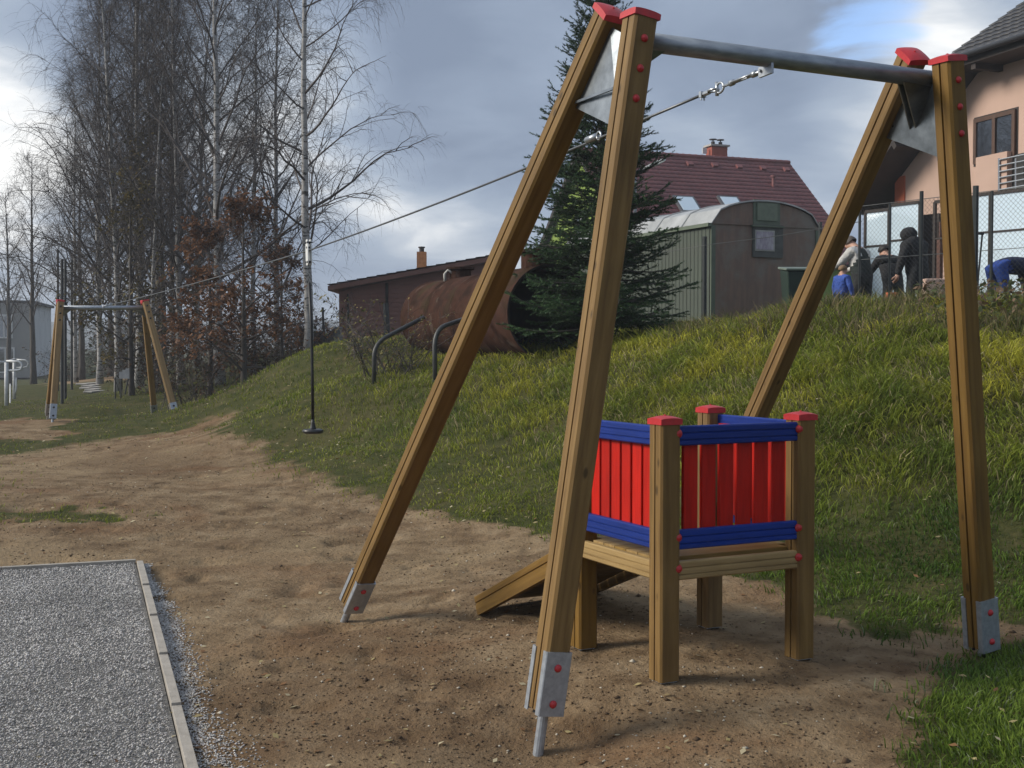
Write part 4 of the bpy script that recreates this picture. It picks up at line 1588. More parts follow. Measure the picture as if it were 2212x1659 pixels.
S1 = spruce(5, 6.1, 1.40, 34, 10, 15, 215, .034, .012)
put_tree(S1, 1298, 752, 18.3, 'dark green spruce behind the rear leg of the near frame', .7, name='spruce_tree', group='spruces', cat='tree')
S2 = spruce(9, 5.2, 1.7, 16, 7, 9, 42, .06, .016)
for k, (xx, yy, dd, sc, lb) in enumerate(((172, 822, 74, 1.0, 'dark distant spruce just right of the tall fence posts'), (215, 822, 70, .78, 'short dark spruce in the shade behind the far frame'),
                                          (262, 822, 76, 1.05, 'dark distant spruce behind the stepped board'), (305, 824, 68, .85, 'dark distant spruce next to the far frame leg'))):
    put_tree(S2, xx, yy, dd, lb, k * 1.3, sc, name='spruce_tree', group='dark conifers behind the field')


# shrubs
def shrub(seed, H, R, nst, nleaf, ls, cols, tw=.007):
    r = np.random.default_rng(seed)
    stems = MB()
    tws = []
    for k in range(nst):
        az = r.random() * 6.283
        d = np.array([math.cos(az) * .55, math.sin(az) * .55, 1.0])
        P = grow(np.array([r.normal(0, R * .25), r.normal(0, R * .25), -.05]), d, H * r.uniform(.6, 1.1), 6, .35, .05, .12, r)
        stems.tube(P, [.011 * (1 - .75 * q / 6) for q in range(7)], 4, cap=False)
        for _ in range(14):
            s = r.uniform(.15, 1) * 5.9
            q0 = int(s)
            q = P[q0] + (P[q0 + 1] - P[q0]) * (s - q0)
            pts_ = grow(q, d * .5 + r.normal(0, .8, 3), H * .32 * r.uniform(.5, 1.2), 4, .35, .1, .2, r)
            tws.append(pts_)
    TW = np.array(tws)
    Vv, lo, ct = ribbons(TW, np.full(len(TW), tw), 'twigs', TWIG)
    i = r.integers(0, len(TW), nleaf)
    j = r.integers(1, 5, nleaf)
    P = TW[i, j] + r.normal(0, .03, (nleaf, 3))
    k = r.integers(0, len(cols), nleaf)
    col = np.array(cols)[k] * (.6 + .8 * r.random((nleaf, 1)))
    return stems.mesh('stems', TWIG), np_mesh('twigs', Vv, lo, ct, TWIG), leaf_quads(P, ls * (.6 + .8 * r.random(nleaf)), col, 'leaves', FOLIAGE_M, 1.0)


SH1 = shrub(2, 1.5, .8, 16, 260, .030, [(.20, .17, .06), (.13, .13, .05), (.26, .19, .08)])
SH2 = shrub(6, 2.2, 1.3, 26, 900, .045, [(.06, .04, .022), (.09, .05, .025), (.05, .05, .022)], tw=.012)


def put_shrub(S, xv, yv, d, label, rot, sc, group, name='shrub'):
    b = at(xv, yv, d)
    b[2] = float(base_z(b[0], b[1]))
    root = empty(name, tuple(b), label, 'shrub', group)
    M = Matrix.Translation(Vector(b)) @ Matrix.Rotation(rot, 4, 'Z') @ Matrix.Scale(sc, 4)
    inst('stems', S[0], M, root)
    c = inst('crown', S[1], M, root)
    inst('leaves', S[2], M, c)


put_shrub(SH1, 822, 770, 20.5, 'thin shrub with yellow leaves at the left end of the rusty tank', 0, 1.0, 'shrubs round the tank')
put_shrub(SH1, 872, 778, 20.0, 'straggly shrub with few leaves against the rusty tank', 2, .75, 'shrubs round the tank')
put_shrub(SH1, 785, 745, 23.0, 'small yellow leaved shrub in front of the brown shed', 4, .85, 'shrubs round the tank')
for k, (xx, yy, dd, sc, lb) in enumerate(((410, 868, 30, .95, 'dark undergrowth bush at the foot of the oaks'), (570, 850, 31, .8, 'brown undergrowth bush left of the lone birch'),
                                          (470, 862, 36, 1.2, 'tall undergrowth bush behind the oaks'), (335, 862, 34, 1.1, 'dark bush between the legs of the far frame'), (630, 815, 36, 1.0, 'dark bush behind the lone birch foot'),
                                          (250, 830, 60, 1.4, 'shadowy bush at the far edge of the field'), (300, 840, 48, 1.3, 'bush in the shade of the tall birches'), (150, 822, 66, 1.2, 'dark bush behind the fence posts'))):
    put_shrub(SH2, xx, yy, dd, lb, k * 1.7, sc, 'undergrowth below the birches')
# ------------------------------------------------------------------ buildings
def quad_slab(mb, q, n, th, mi=0):
    """Slab from four corners, thickened by th along n."""
    q = [np.array(p, float) for p in q]
    n = np.array(n, float) * th
    mb.add(q + [p + n for p in q], [(3, 2, 1, 0), (4, 5, 6, 7), (0, 1, 5, 4), (1, 2, 6, 5), (2, 3, 7, 6), (3, 0, 4, 7)], mi)


def tile_roof(A, B, C, D, course, width, name, mat, parent, amp=.022, step=.030, rows=None):
    """Stepped, waved tile courses between ridge A-B and eave D-C (corresponding corners)."""
    A, B, C, D = (np.array(p, float) for p in (A, B, C, D))
    nr = rows or max(4, int(np.linalg.norm(D - A) / course))
    nc = int(max(np.linalg.norm(B - A), np.linalg.norm(C - D)) / width) * 4
    nrm = np.cross(B - A, D - A)
    nrm /= np.linalg.norm(nrm)
    if nrm[2] < 0:
        nrm = -nrm
    u = np.linspace(0, 1, nc + 1)
    wave = amp * np.abs(np.cos(np.arange(nc + 1) * np.pi / 4)) ** .7
    V, L = [], []
    for r in range(nr):
        for (t, hh) in ((r / nr, 0.0), ((r + 1.04) / nr, step), ((r + 1.04) / nr, step - .022)):
            t = min(t, 1.0)
            p = (A + (D - A) * t)[None] * (1 - u[:, None]) + (B + (C - B) * t)[None] * u[:, None]
            V.append(p + nrm[None] * (hh + wave)[:, None])
    V = np.concatenate(V)
    m = nc + 1
    for r in range(nr):
        for k in range(2):
            b = (r * 3 + k) * m + np.arange(nc)
            L.append(np.stack([b, b + 1, b + 1 + m, b + m], 1))
    L = np.concatenate(L)
    off = WM[parent].translation
    me = np_mesh(name, V - np.array(off), L.ravel(), np.full(len(L), 4), mat)
    o = inst(name, me, WM[parent].copy(), parent)
    o['kind'] = 'stuff'
    return o


TILE_RED = simple_mat('red_roof_tile', (.215, .068, .062), (.16, .050, .048), rough=.55, scale=1.2, detail=6)
TILE_ORANGE = simple_mat('orange_roof_tile', (.34, .12, .06), (.24, .085, .05), rough=.6, scale=2)
TILE_DARK = simple_mat('anthracite_roof_tile', (.030, .030, .034), (.02, .02, .023), rough=.5, scale=2)
LIME = simple_mat('lime_render', (.20, .29, .05), (.17, .255, .05), rough=.9, scale=1)
PINK = simple_mat('salmon_render', (.52, .36, .29), (.47, .325, .26), rough=.9, scale=.8, bump=.1)
ORANGE = simple_mat('orange_render', (.46, .115, .05), (.40, .10, .045), rough=.9, scale=1)
DARKWOOD = simple_mat('dark_stained_wood', (.020, .014, .012), (.030, .020, .016), rough=.7, scale=4)
BROWN_FR = simple_mat('brown_window_frame', (.085, .042, .026), rough=.5)
GREY_WALL = simple_mat('grey_render', (.26, .255, .25), (.21, .205, .20), rough=.9, scale=.4)
WHITE_WALL = simple_mat('white_render', (.55, .55, .55), (.47, .47, .47), rough=.9, scale=.6)
WHITE_FR = simple_mat('white_frame', (.6, .6, .6), rough=.5)
BRICK = simple_mat('chimney_brick', (.32, .085, .055), (.26, .07, .045), rough=.85, scale=4)
CHIM_OR = simple_mat('orange_chimney', (.50, .20, .07), rough=.85)
CONC = simple_mat('concrete', (.42, .40, .37), (.32, .30, .28), rough=.95, scale=3, bump=.2)


def glass_mat(name, tint, mirror=.55, alpha=.25, rough=.04):
    m, t, b = new_mat(name)
    b.inputs['Base Color'].default_value = tuple(tint) + (1,)
    b.inputs['Roughness'].default_value = rough
    b.inputs['Specular IOR Level'].default_value = 1.0
    b.inputs['Coat Weight'].default_value = mirror
    b.inputs['Coat Roughness'].default_value = .02
    b.inputs['Coat IOR'].default_value = 2.2
    if alpha > 0:
        out = [n for n in t.nodes if n.type == 'OUTPUT_MATERIAL'][0]
        tr = t.nodes.new('ShaderNodeBsdfTransparent')
        mx = t.nodes.new('ShaderNodeMixShader')
        mx.inputs[0].default_value = alpha
        t.links.new(b.outputs[0], mx.inputs[1])
        t.links.new(tr.outputs[0], mx.inputs[2])
        t.links.new(mx.outputs[0], out.inputs[0])
    return m


GLASS = glass_mat('window_glass', (.03, .035, .045), 1.0, 0)
GLASS_SKY = glass_mat('glass_painted_sky', (.66, .80, .90), .7, .08, .12)  # pale blue base colour paints in the reflected sky


def house_window(parent, c, along, up, w, h, out, frame_mat, fr=.07, mull=True, name='window'):
    """Frame, two panes; c = centre on the wall face, out = outward normal."""
    c, along, out = np.array(c, float), np.array(along, float), np.array(out, float)
    mb = MB()
    R = frame((0, 0, 0), up, along).to_3x3()
    for (dx, dz, sx, sz) in ((0, h / 2 - fr / 2, w, fr), (0, -h / 2 + fr / 2, w, fr), (-w / 2 + fr / 2, 0, fr, h - 2 * fr), (w / 2 - fr / 2, 0, fr, h - 2 * fr)) + (((0, 0, fr * 1.1, h - 2 * fr),) if mull else ()):
        mb.box(tuple(c + along * dx + np.array(up) * dz + out * .015), (sx, .07, sz), R)
    f = mb.build(name, frame_mat, parent)
    if mull:
        for s in (-1, 1):
            MB().box(tuple(c + along * s * w / 4 + out * .004), (w / 2 - fr * 1.6, .02, h - 2 * fr), R).build('pane', GLASS, f)
    else:
        MB().box(tuple(c + out * .004), (w - 2 * fr, .02, h - 2 * fr), R).build('pane', GLASS, f)
    return f


# red roofed house
al = RD(20.6)
r_, n_ = np.array([math.cos(al), math.sin(al), 0]), np.array([math.sin(al), -math.cos(al), 0])
RR = at(1705, 353, 64.0)
RLn, RWd, RHt = 12.3, 6.5, 5.8
RLft = RR - r_ * RLn
hz = float(base_z(RLft[0], RLft[1]))
house = empty('red_roof_house', (RLft[0], RLft[1], hz), 'house with dark red tiled roof and lime green gable behind the caravan', 'house', 'houses')
e1, e2 = RLft + n_ * RWd - ZZ * RHt, RR + n_ * RWd - ZZ * RHt
e3, e4 = RLft - n_ * RWd - ZZ * RHt, RR - n_ * RWd - ZZ * RHt
mb = MB()
ins = r_ * .35
g = [RLft + ins - ZZ * .25, e1 + ins - n_ * .45, e3 + ins + n_ * .45]
gb_ = [np.array([p[0], p[1], hz]) for p in (g[1], g[2])]
gr = [RR - ins - ZZ * .25, e2 - ins - n_ * .45, e4 - ins + n_ * .45]
grb = [np.array([p[0], p[1], hz]) for p in (gr[1], gr[2])]
mb.add([g[0], g[1], gb_[0], gb_[1], g[2]], [(0, 1, 2, 3, 4)])
mb.add([gr[0], gr[1], grb[0], grb[1], gr[2]], [(4, 3, 2, 1, 0)])
mb.add([g[1], gr[1], grb[0], gb_[0]], [(0, 1, 2, 3)])
mb.add([g[2], gr[2], grb[1], gb_[1]], [(3, 2, 1, 0)])
mb.build('wall', LIME, house)
roof = MB()
nrm1 = np.cross(r_, e1 - RLft)
nrm1 = nrm1 / np.linalg.norm(nrm1) * np.sign(nrm1[2] if abs(nrm1[2]) > 0 else 1)
nrm2 = np.cross(r_, e3 - RLft)
nrm2 = nrm2 / np.linalg.norm(nrm2) * np.sign(nrm2[2])
quad_slab(roof, (RLft, RR, e2, e1), -nrm1, .16)
quad_slab(roof, (RLft, RR, e4, e3), -nrm2, .16)
ro = roof.build('roof', DARKWOOD, house)
tile_roof(RLft, RR, e2, e1, .335, .30, 'tiles', TILE_RED, house)
tile_roof(RLft, RR, e4, e3, .335, .30, 'tiles', TILE_RED, house)
mb = MB()
mb.tube([RLft + ZZ * .03, RR + ZZ * .03], .13, 8)
for k in range(34):
    p = RLft + (RR - RLft) * (k + .5) / 34 + ZZ * .03
    mb.tube([p - r_ * .04, p + r_ * .04], .145, 8)
mb.build('ridge_tiles', TILE_RED, ro)
ch = at(1548, 346, 63.2)
mb = MB()
Rh = frame((0, 0, 0), ZZ, r_).to_3x3()
for k in range(9):
    mb.box((ch[0], ch[1], ch[2] - .75 + k * .165), (.93 - .012 * (k % 2), .62 - .012 * (k % 2), .16), Rh)
chim = mb.build('chimney', BRICK, house)
MB().box((ch[0], ch[1], ch[2] + .72), (1.12, .80, .09), Rh).build('chimney_cap', CONC, chim)
for s in (-.22, .22):
    p = ch + r_ * s
    MB().lathe([(.10, .76), (.10, .95), (.03, .96), (.03, 1.03), (.20, 1.04), (.20, 1.08)], 10, M=Matrix.Translation(Vector((p[0], p[1], ch[2] - 0)))).build('flue_pot', DARKWOOD, chim)
MB().box(tuple(ch - r_ * .72 + ZZ * .45), (.25, .06, .30), Rh).build('antenna', WHITE_FR, chim)


def on_roof(a, b):
    return RLft + (RR - RLft) * a + (e1 - RLft) * b


for k in range(5):
    p = on_roof(.49 + k * .116, .085) + nrm1 * .07
    MB().box(tuple(p), (.30, .30, .16), frame((0, 0, 0), nrm1, r_).to_3x3()).build('vent_tile', TILE_RED, ro)
p = on_roof(.83, .27)
MB().lathe([(.09, 0), (.09, .5), (.15, .52), (.15, .6)], 10, M=Matrix.Translation(Vector(p))).build('vent_pipe', TILE_RED, ro)
for (xx_, yy_) in ((1484, 446), (1580, 446)):
    _o = np.array([0, 0, 1.6])
    _d = at(xx_, yy_, 1.0) - _o
    p = _o + _d * (np.dot(RLft - _o, nrm1) / np.dot(_d, nrm1)) + nrm1 * .10
    Mw = frame(p, nrm1, r_)
    w_ = MB().box(tuple(p), (1.15, 1.35, .12), Mw.to_3x3()).build('skylight', simple_mat('skylight_frame', (.10, .10, .11), rough=.4), ro)
    MB().box(tuple(p + nrm1 * .065), (.92, 1.10, .02), Mw.to_3x3()).build('pane', GLASS_SKY, w_)
for (a, b) in ((.30, 3.0), (.70, 3.0)):
    c = g[1] + (gr[1] - g[1]) * a
    house_window(house, (c[0], c[1], hz + 1.6), r_, ZZ, 1.4, 1.2, n_, WHITE_FR)
c = (g[1] + g[2]) / 2
house_window(house, (c[0] - r_[0] * .03, c[1] - r_[1] * .03, RLft[2] - 3.6), -n_, ZZ, 1.5, 1.3, -r_, WHITE_FR)

# salmon house at the right hand edge
wd = np.array([.335, -.942, 0])
wd /= np.linalg.norm(wd)
wn_ = np.array([wd[1], -wd[0], 0])
if wn_[1] > 0:
    wn_ = -wn_
PC = at(1936, 430, 34.0)
pz = float(base_z(PC[0], PC[1]))


def on_wall(xv, yv, off=0.0):
    """Point of the wall plane on a line of sight; off = distance outwards."""
    o = np.array([0, 0, 1.6])
    d = at(xv, yv, 1.0) - o
    p0 = PC + wn_ * off
    return o + d * (np.dot(p0 - o, wn_) / np.dot(d, wn_))


ph = empty('salmon_house', (PC[0], PC[1], pz), 'salmon pink house with dark eaves and an orange corner strip', 'house', 'houses')
kA, kB, kC = on_wall(1936, 395), on_wall(2118, 150), on_wall(2150, 146)
end = PC + wd * 13.0
wtop = kC[2]
wp = [np.array([PC[0], PC[1], pz]), np.array([PC[0], PC[1], kA[2]]), kB, np.array([end[0], end[1], wtop]), np.array([end[0], end[1], pz])]
mb = MB()
bk = -wn_ * 8.0
mb.add(wp, [(0, 1, 2, 3, 4)])
mb.add([p + bk for p in wp], [(4, 3, 2, 1, 0)])
mb.add([wp[0], wp[1], wp[1] + bk, wp[0] + bk], [(3, 2, 1, 0)])
mb.add([wp[3], wp[4], wp[4] + bk, wp[3] + bk], [(3, 2, 1, 0)])
mb.build('wall', PINK, ph)
Rw = frame((0, 0, 0), ZZ, wd).to_3x3()
mb = MB()
c = PC + wd * .19 + wn_ * .012
hh = kA[2] - pz + .15
mb.box((c[0], c[1], pz + hh / 2), (.42, .05, hh), Rw)
mb.build('corner_strip', ORANGE, ph)
# sloping verge with a deep dark soffit
d_v = (kB - kA) / np.linalg.norm(kB - kA)
lo_, hi_ = kA - d_v * 1.35, kB + d_v * .15
upn = np.cross(d_v, wn_)
upn = upn / np.linalg.norm(upn) * np.sign(upn[2])
mb = MB()
quad_slab(mb, (lo_ + wn_ * 1.0, hi_ + wn_ * 1.0, hi_ - wn_ * 8.2, lo_ - wn_ * 8.2), upn, .30)
mb.build('roof', DARKWOOD, ph)
mb = MB()
for s in (.35, .8):
    p = kA + (kB - kA) * s
    mb.box(tuple(p + wn_ * .5 - upn * .08), (.14, 1.0, .16), frame((0, 0, 0), upn, d_v).to_3x3())
mb.build('purlin', DARKWOOD, ph)['kind'] = 'stuff'
ea, eb = kC - wd * .7, np.array([end[0], end[1], wtop]) + wd * .4
mb = MB()
quad_slab(mb, (ea, eb, eb + wn_ * .9, ea + wn_ * .9), ZZ, .22)
ev = mb.build('eave_box', DARKWOOD, ph)
back = -wn_ * 4.4 + ZZ * 3.6
quad = (ea + back + ZZ * .3, eb + back + ZZ * .3, eb + wn_ * 1.0 + ZZ * .26, ea + wn_ * 1.0 + ZZ * .26)
rm = MB()
rn = np.cross(quad[1] - quad[0], quad[3] - quad[0])
rn = rn / np.linalg.norm(rn) * np.sign(rn[2])
quad_slab(rm, quad, -rn, .14)
rm.build('upper_roof', DARKWOOD, ph)
tile_roof(*quad, .34, .30, 'tiles', TILE_DARK, ph)
MB().tube([ea + wn_ * 1.06 + ZZ * .20 - wd * .1, eb + wn_ * 1.06 + ZZ * .20], .075, 10).build('gutter', simple_mat('dark_gutter', (.025, .025, .028), rough=.4), ev, smooth=True)
for (s, dz) in ((.9, 0.0), (3.2, 0.0)):
    p = ea + wd * s + wn_ * .42 - ZZ * .07
    MB().box(tuple(p), (.16, .85, .15), Rw).build('rafter', DARKWOOD, ev)
wc0, wc1 = on_wall(2107, 255), on_wall(2196, 345)
cw = on_wall(2151, 297)
ww = abs(np.dot(on_wall(2196, 300) - on_wall(2107, 300), wd))
wh = on_wall(2150, 248)[2] - on_wall(2150, 347)[2]
mb = MB()
mb.box(tuple(cw + wn_ * .004), (ww + .10, .02, wh + .10), Rw)
mb.build('window_reveal', DARKWOOD, ph)
house_window(ph, cw + wn_ * .03, wd, ZZ, ww, wh, wn_, BROWN_FR, fr=.10)
b0, b1 = on_wall(2160, 380), on_wall(2212, 380)
mb = MB()
for k in range(6):
    p, q = on_wall(2158, 345 + 13 * k, .25), on_wall(2225, 345 + 13 * k, .25)
    q = np.array([q[0], q[1], p[2]])
    mb.tube([p, q], .018, 6)
mb.tube([on_wall(2158, 342, .25), on_wall(2158, 425, .25)], .025, 6)
mb.tube([on_wall(2194, 342, .25), on_wall(2194, 425, .25)], .020, 6)
mb.build('balcony_railing', GALV, ph)
p0, p1 = on_wall(2110, 345), on_wall(2212, 400)
c = on_wall(2148, 395, .10)
MB().box(tuple(c), (1.1, .22, 1.4), Rw).build('balcony_wall', PINK, ph)
c = on_wall(2190, 392, .02)
MB().box(tuple(c), (.9, .04, 1.3), Rw).build('dark_balcony_panel', simple_mat('painted_room_shade', (.03, .03, .03), rough=.6), ph)  # solid dark panel, its colour painting the unlit room

# grey two storey building on the far side of the field
gz = -.85
gA, gB = at(-260, 815, 98.0), at(66, 815, 99.0)
gC = at(112, 815, 112.0)
for q in (gA, gB, gC):
    q[2] = gz
gtop = at(60, 655, 99.0)[2]
grey = empty('grey_building', (gB[0], gB[1], gz), 'grey flat roofed two storey building beyond the field', 'building', 'houses')
mb = MB()
mb.add([gA, gB, gB + ZZ * (gtop - gz), gA + ZZ * (gtop - gz)], [(0, 1, 2, 3)])
mb.add([gA + (gC - gB), gA, gA + ZZ * (gtop - gz), gA + (gC - gB) + ZZ * (gtop - gz)], [(0, 1, 2, 3)])
mb.add([gC, gA + (gC - gB), gA + (gC - gB) + ZZ * (gtop - gz), gC + ZZ * (gtop - gz)], [(0, 1, 2, 3)])
mb.build('wall', GREY_WALL, grey)
MB().add([gB, gC, gC + ZZ * (gtop - gz), gB + ZZ * (gtop - gz)], [(0, 1, 2, 3)]).build('side_wall', WHITE_WALL, grey)
mb = MB()
ex = (gB - gA) / np.linalg.norm(gB - gA)
q4 = [p + ZZ * (gtop - gz) for p in (gA - ex * .3, gB + ex * .3, gC + ex * .3, gA + (gC - gB))]
quad_slab(mb, q4, ZZ, .22)
mb.build('roof', simple_mat('bitumen', (.05, .05, .055), rough=.9), grey)
out_ = np.array([ex[1], -ex[0], 0])
for (xx, yy, w_, h_) in ((10, 705, 1.0, 1.95), (-75, 705, 2.2, 1.95), (12, 778, 1.1, 2.1), (-75, 778, 2.2, 2.1), (-170, 705, 2.2, 1.95), (-170, 778, 2.2, 2.1)):
    t_ = (xx + 260) / 326.0
    c = gA + (gB - gA) * t_
    c = np.array([c[0], c[1], at(xx, yy, 98.5)[2]])
    house_window(grey, c + out_ * .03, ex, ZZ, w_ * 1.35, h_, out_, WHITE_FR, fr=.11)

# brown wooden shed with its mono pitch roof
sz = 1.85
shd = empty('brown_shed', tuple(at(733, 735, 45.0)), 'brown boarded shed with low sloping roof behind the rusty tank', 'shed')
SIDING = simple_mat('brown_siding', (.27, .130, .100), (.22, .105, .082), rough=.8, scale=3, stretch=(.3, .3, 3))
zl, zr = at(733, 628, 45)[2], at(1060, 566, 45)[2]
xl, xr = at(733, 700, 45)[0], at(1060, 700, 45)[0]
mb = MB()
y0 = 45.0
nb_ = 20
for k in range(nb_):
    z0_, z1_ = sz - .4 + (zr + .4 - sz) * k / nb_, sz - .4 + (zr + .4 - sz) * (k + 1) / nb_
    # clip boards under the roof slope
    x_at = lambda z_: xl if z_ <= zl else xl + (z_ - zl) / (zr - zl) * (xr - xl)
    xa, xb = x_at(z0_), x_at(z1_)
    mb.add([(xa, y0 - .025, z0_), (xr, y0 - .025, z0_), (xr, y0, z1_), (xb, y0, z1_), (xa, y0 + .1, z0_), (xr, y0 + .1, z0_), (xr, y0 + .1, z1_), (xb, y0 + .1, z1_)],
           [(0, 1, 2, 3), (0, 4, 5, 1), (0, 3, 7, 4), (3, 2, 6, 7)])
w_ = mb.build('siding_boards', SIDING, shd)
w_['kind'] = 'stuff'
MB().box(((xl + xr) / 2, y0 + 2.2, (sz + zl) / 2 - .2), (xr - xl, 4.2, zl - sz + .4)).build('wall', SIDING, shd)
mb = MB()
pl, pr_ = np.array([xl - .35, y0 - .45, zl - .02]), np.array([xr + .2, y0 - .45, zr + .03])
quad_slab(mb, (pl, pr_, pr_ + np.array([0, 5.4, 0]), pl + np.array([0, 5.4, 0])), ZZ, .17)
rf = mb.build('roof', SIDING, shd)
tile_roof(pr_ + ZZ * .19 + np.array([0, -.05, 0]), pr_ + ZZ * .19 + np.array([0, 5.4, 0]), pl + ZZ * .19 + np.array([0, 5.4, 0]), pl + ZZ * .19 + np.array([0, -.05, 0]), .33, .28, 'tiles', simple_mat('worn_red_tile', (.20, .085, .07), (.15, .06, .05), rough=.6), shd, rows=17)
MB().box((at(836, 690, 44.9)[0], 44.93, (sz + zl) / 2), (.10, .06, zl - sz + .55)).build('corner_post', DARKWOOD, shd)
MB().box((at(752, 690, 44.9)[0], 44.93, (sz + zl) / 2), (.06, .06, 1.6)).build('door_edge', DARKWOOD, shd)
# house with orange roof behind the shed
oh = empty('orange_roof_house', tuple(at(985, 700, 62)), 'small house with orange hipped tile roof behind the shed', 'house', 'houses')
oa, ob = at(980, 585, 60), at(1085, 585, 62)
oc = at(1012, 561, 64)
o2 = at(1075, 561, 66)
mb = MB()
mb.add([oa, ob, ob + np.array([0, 8, 0]), oa + np.array([0, 8, 0])] + [np.array([p[0], p[1], 2.0]) for p in (oa, ob, ob + np.array([0, 8, 0]), oa + np.array([0, 8, 0]))],
       [(0, 1, 5, 4), (1, 2, 6, 5), (2, 3, 7, 6), (3, 0, 4, 7)])
mb.build('wall', WHITE_WALL, oh)
tile_roof(oc, o2, ob + np.array([.5, -.4, 0]), oa - np.array([.5, .4, 0]), .33, .3, 'tiles', TILE_ORANGE, oh)
mb = MB()
mb.add([oc, oa - np.array([.5, .4, 0]), oa + np.array([-.5, 8, 0])], [(0, 1, 2)])
mb.add([o2, oc, oa + np.array([-.5, 8, 0]), ob + np.array([.5, 8, 0])], [(0, 1, 2, 3)])
mb.add([o2, ob + np.array([.5, 8, 0]), ob + np.array([.5, -.4, 0])], [(0, 1, 2)])
mb.build('roof', TILE_ORANGE, oh)
oc_ = at(911, 575, 60)
mb = MB()
mb.box((oc_[0], oc_[1], oc_[2] - 1.0), (.46, .46, 3.4))
cc = mb.build('chimney', CHIM_OR, oh)
MB().lathe([(.12, 0), (.12, .18), (.17, .2), (.17, .26)], 10, M=Matrix.Translation(Vector((oc_[0], oc_[1], oc_[2] + .7)))).build('flue_pot', DARKWOOD, cc)

# ------------------------------------------------------------------ caravan
cu = np.array([.905, .425, 0])
cu /= np.linalg.norm(cu)
cv = np.array([-cu[1], cu[0], 0])
C0 = at(1533, 600, 24.0)
cz = float(base_z(C0[0], C0[1])) + .25
C0[2] = cz
CWd, CLn = 2.72, 6.2
ez = at(1537, 487, 24.0)[2]
pk = at(1655, 438, 24.6)[2]
van = empty('site_caravan', (C0[0], C0[1], cz - .25), 'old weathered caravan with arched pale roof behind the spruce', 'caravan')


def cara_mat(name, c1, c2, c3):
    m, t, b = new_mat(name)
    v = coords(t)
    n = noise_n(t, coords(t, (1, 1, .18)), 9.0, 6.0, .65)
    n2 = noise_n(t, v, 1.6, 5.0, .6)
    col = ramp_n(t, n, ((.3, c1), (.6, c2)))
    col = mix_n(t, smooth_n(t, n2, .45, .65), col, c3)
    t.links.new(col, b.inputs['Base Color'])
    b.inputs['Roughness'].default_value = .75
    return m


CAR_END = cara_mat('weathered_brown', (.215, .142, .108), (.155, .110, .088), (.185, .162, .138))
CAR_SIDE = cara_mat('weathered_green', (.070, .086, .066), (.048, .062, .049), (.064, .072, .058))
CAR_ROOF = simple_mat('pale_roof_sheet', (.42, .43, .43), (.28, .29, .29), rough=.45, scale=2, metal=.2)
GREEN_P = simple_mat('faded_green_paint', (.115, .145, .105), (.09, .115, .085), rough=.7, scale=6)
arc = []
for k in range(13):
    t_ = k / 12
    s = math.sin(math.pi * t_)
    arc.append((t_ * CWd, ez - cz + (pk - ez) * s ** .42))
mb = MB()
prof = [(0, 0)] + [(a_, z_) for (a_, z_) in arc] + [(CWd, 0)]
mb.add([C0 + cu * a_ + ZZ * z_ for (a_, z_) in prof], [tuple(range(len(prof)))[::-1]])
mb.add([C0 + cu * a_ + ZZ * z_ + cv * CLn for (a_, z_) in prof], [tuple(range(len(prof)))])
mb.add([C0 + cu * CWd, C0 + cu * CWd + cv * CLn, C0 + cu * CWd + cv * CLn + ZZ * (ez - cz), C0 + cu * CWd + ZZ * (ez - cz)], [(0, 1, 2, 3)])
mb.add([C0, C0 + cu * CWd, C0 + cu * CWd + cv * CLn, C0 + cv * CLn], [(0, 1, 2, 3)])
mb.build('end_wall', CAR_END, van)
ncl = 46
SLAT = MB().prism([(-.062, 0), (.062, 0), (.056, -.007), (-.056, -.007)], 0, ez - cz).mesh('side_board', CAR_SIDE)
for k in range(ncl):
    c = C0 + cv * CLn * (k + .5) / ncl
    inst('side_board', SLAT, frame(c, ZZ, -cv), van)
MB().add([C0 + cu * .03, C0 + cu * .03 + cv * CLn, C0 + cu * .03 + cv * CLn + ZZ * (ez - cz), C0 + cu * .03 + ZZ * (ez - cz)], [(0, 1, 2, 3)]).build('side_wall', CAR_SIDE, van)
mb = MB()
for (o_, th) in ((0, 0.0),):
    P = [C0 + cu * a_ + ZZ * (z_ + .012) for (a_, z_) in arc]
    P2 = [p - cv * .05 for p in P]
    P3 = [p + cv * (CLn + .05) for p in P]
    n = len(P)
    mb.add([p + ZZ * 0 for p in P2] + P3 + [p + ZZ * .03 for p in P2] + [p + ZZ * .03 for p in P3],
           [(2 * n + k, 2 * n + k + 1, 3 * n + k + 1, 3 * n + k) for k in range(n - 1)] + [(k, k + 1, 2 * n + k + 1, 2 * n + k) for k in range(n - 1)])
rfv = mb.build('roof', CAR_ROOF, van, smooth=False)
for k in range(1, 6):
    MB().tube([C0 + cu * a_ + ZZ * (z_ + .05) + cv * CLn * k / 6 for (a_, z_) in arc], .018, 5).build('roof_seam', CAR_ROOF, rfv)
MB().box(tuple(C0 + cv * CLn / 2 - cu * .03 + ZZ * (ez - cz + .01)), (.10, CLn + .1, .07), frame((0, 0, 0), ZZ, cu).to_3x3()).build('gutter_strip', GREEN_P, rfv)
Rc = frame((0, 0, 0), ZZ, cu).to_3x3()


def on_end(xv, yv, off=.02):
    o = np.array([0, 0, 1.6])
    d = at(xv, yv, 1.0) - o
    return o + d * (np.dot(C0 - cv * off - o, cv) / np.dot(d, cv))


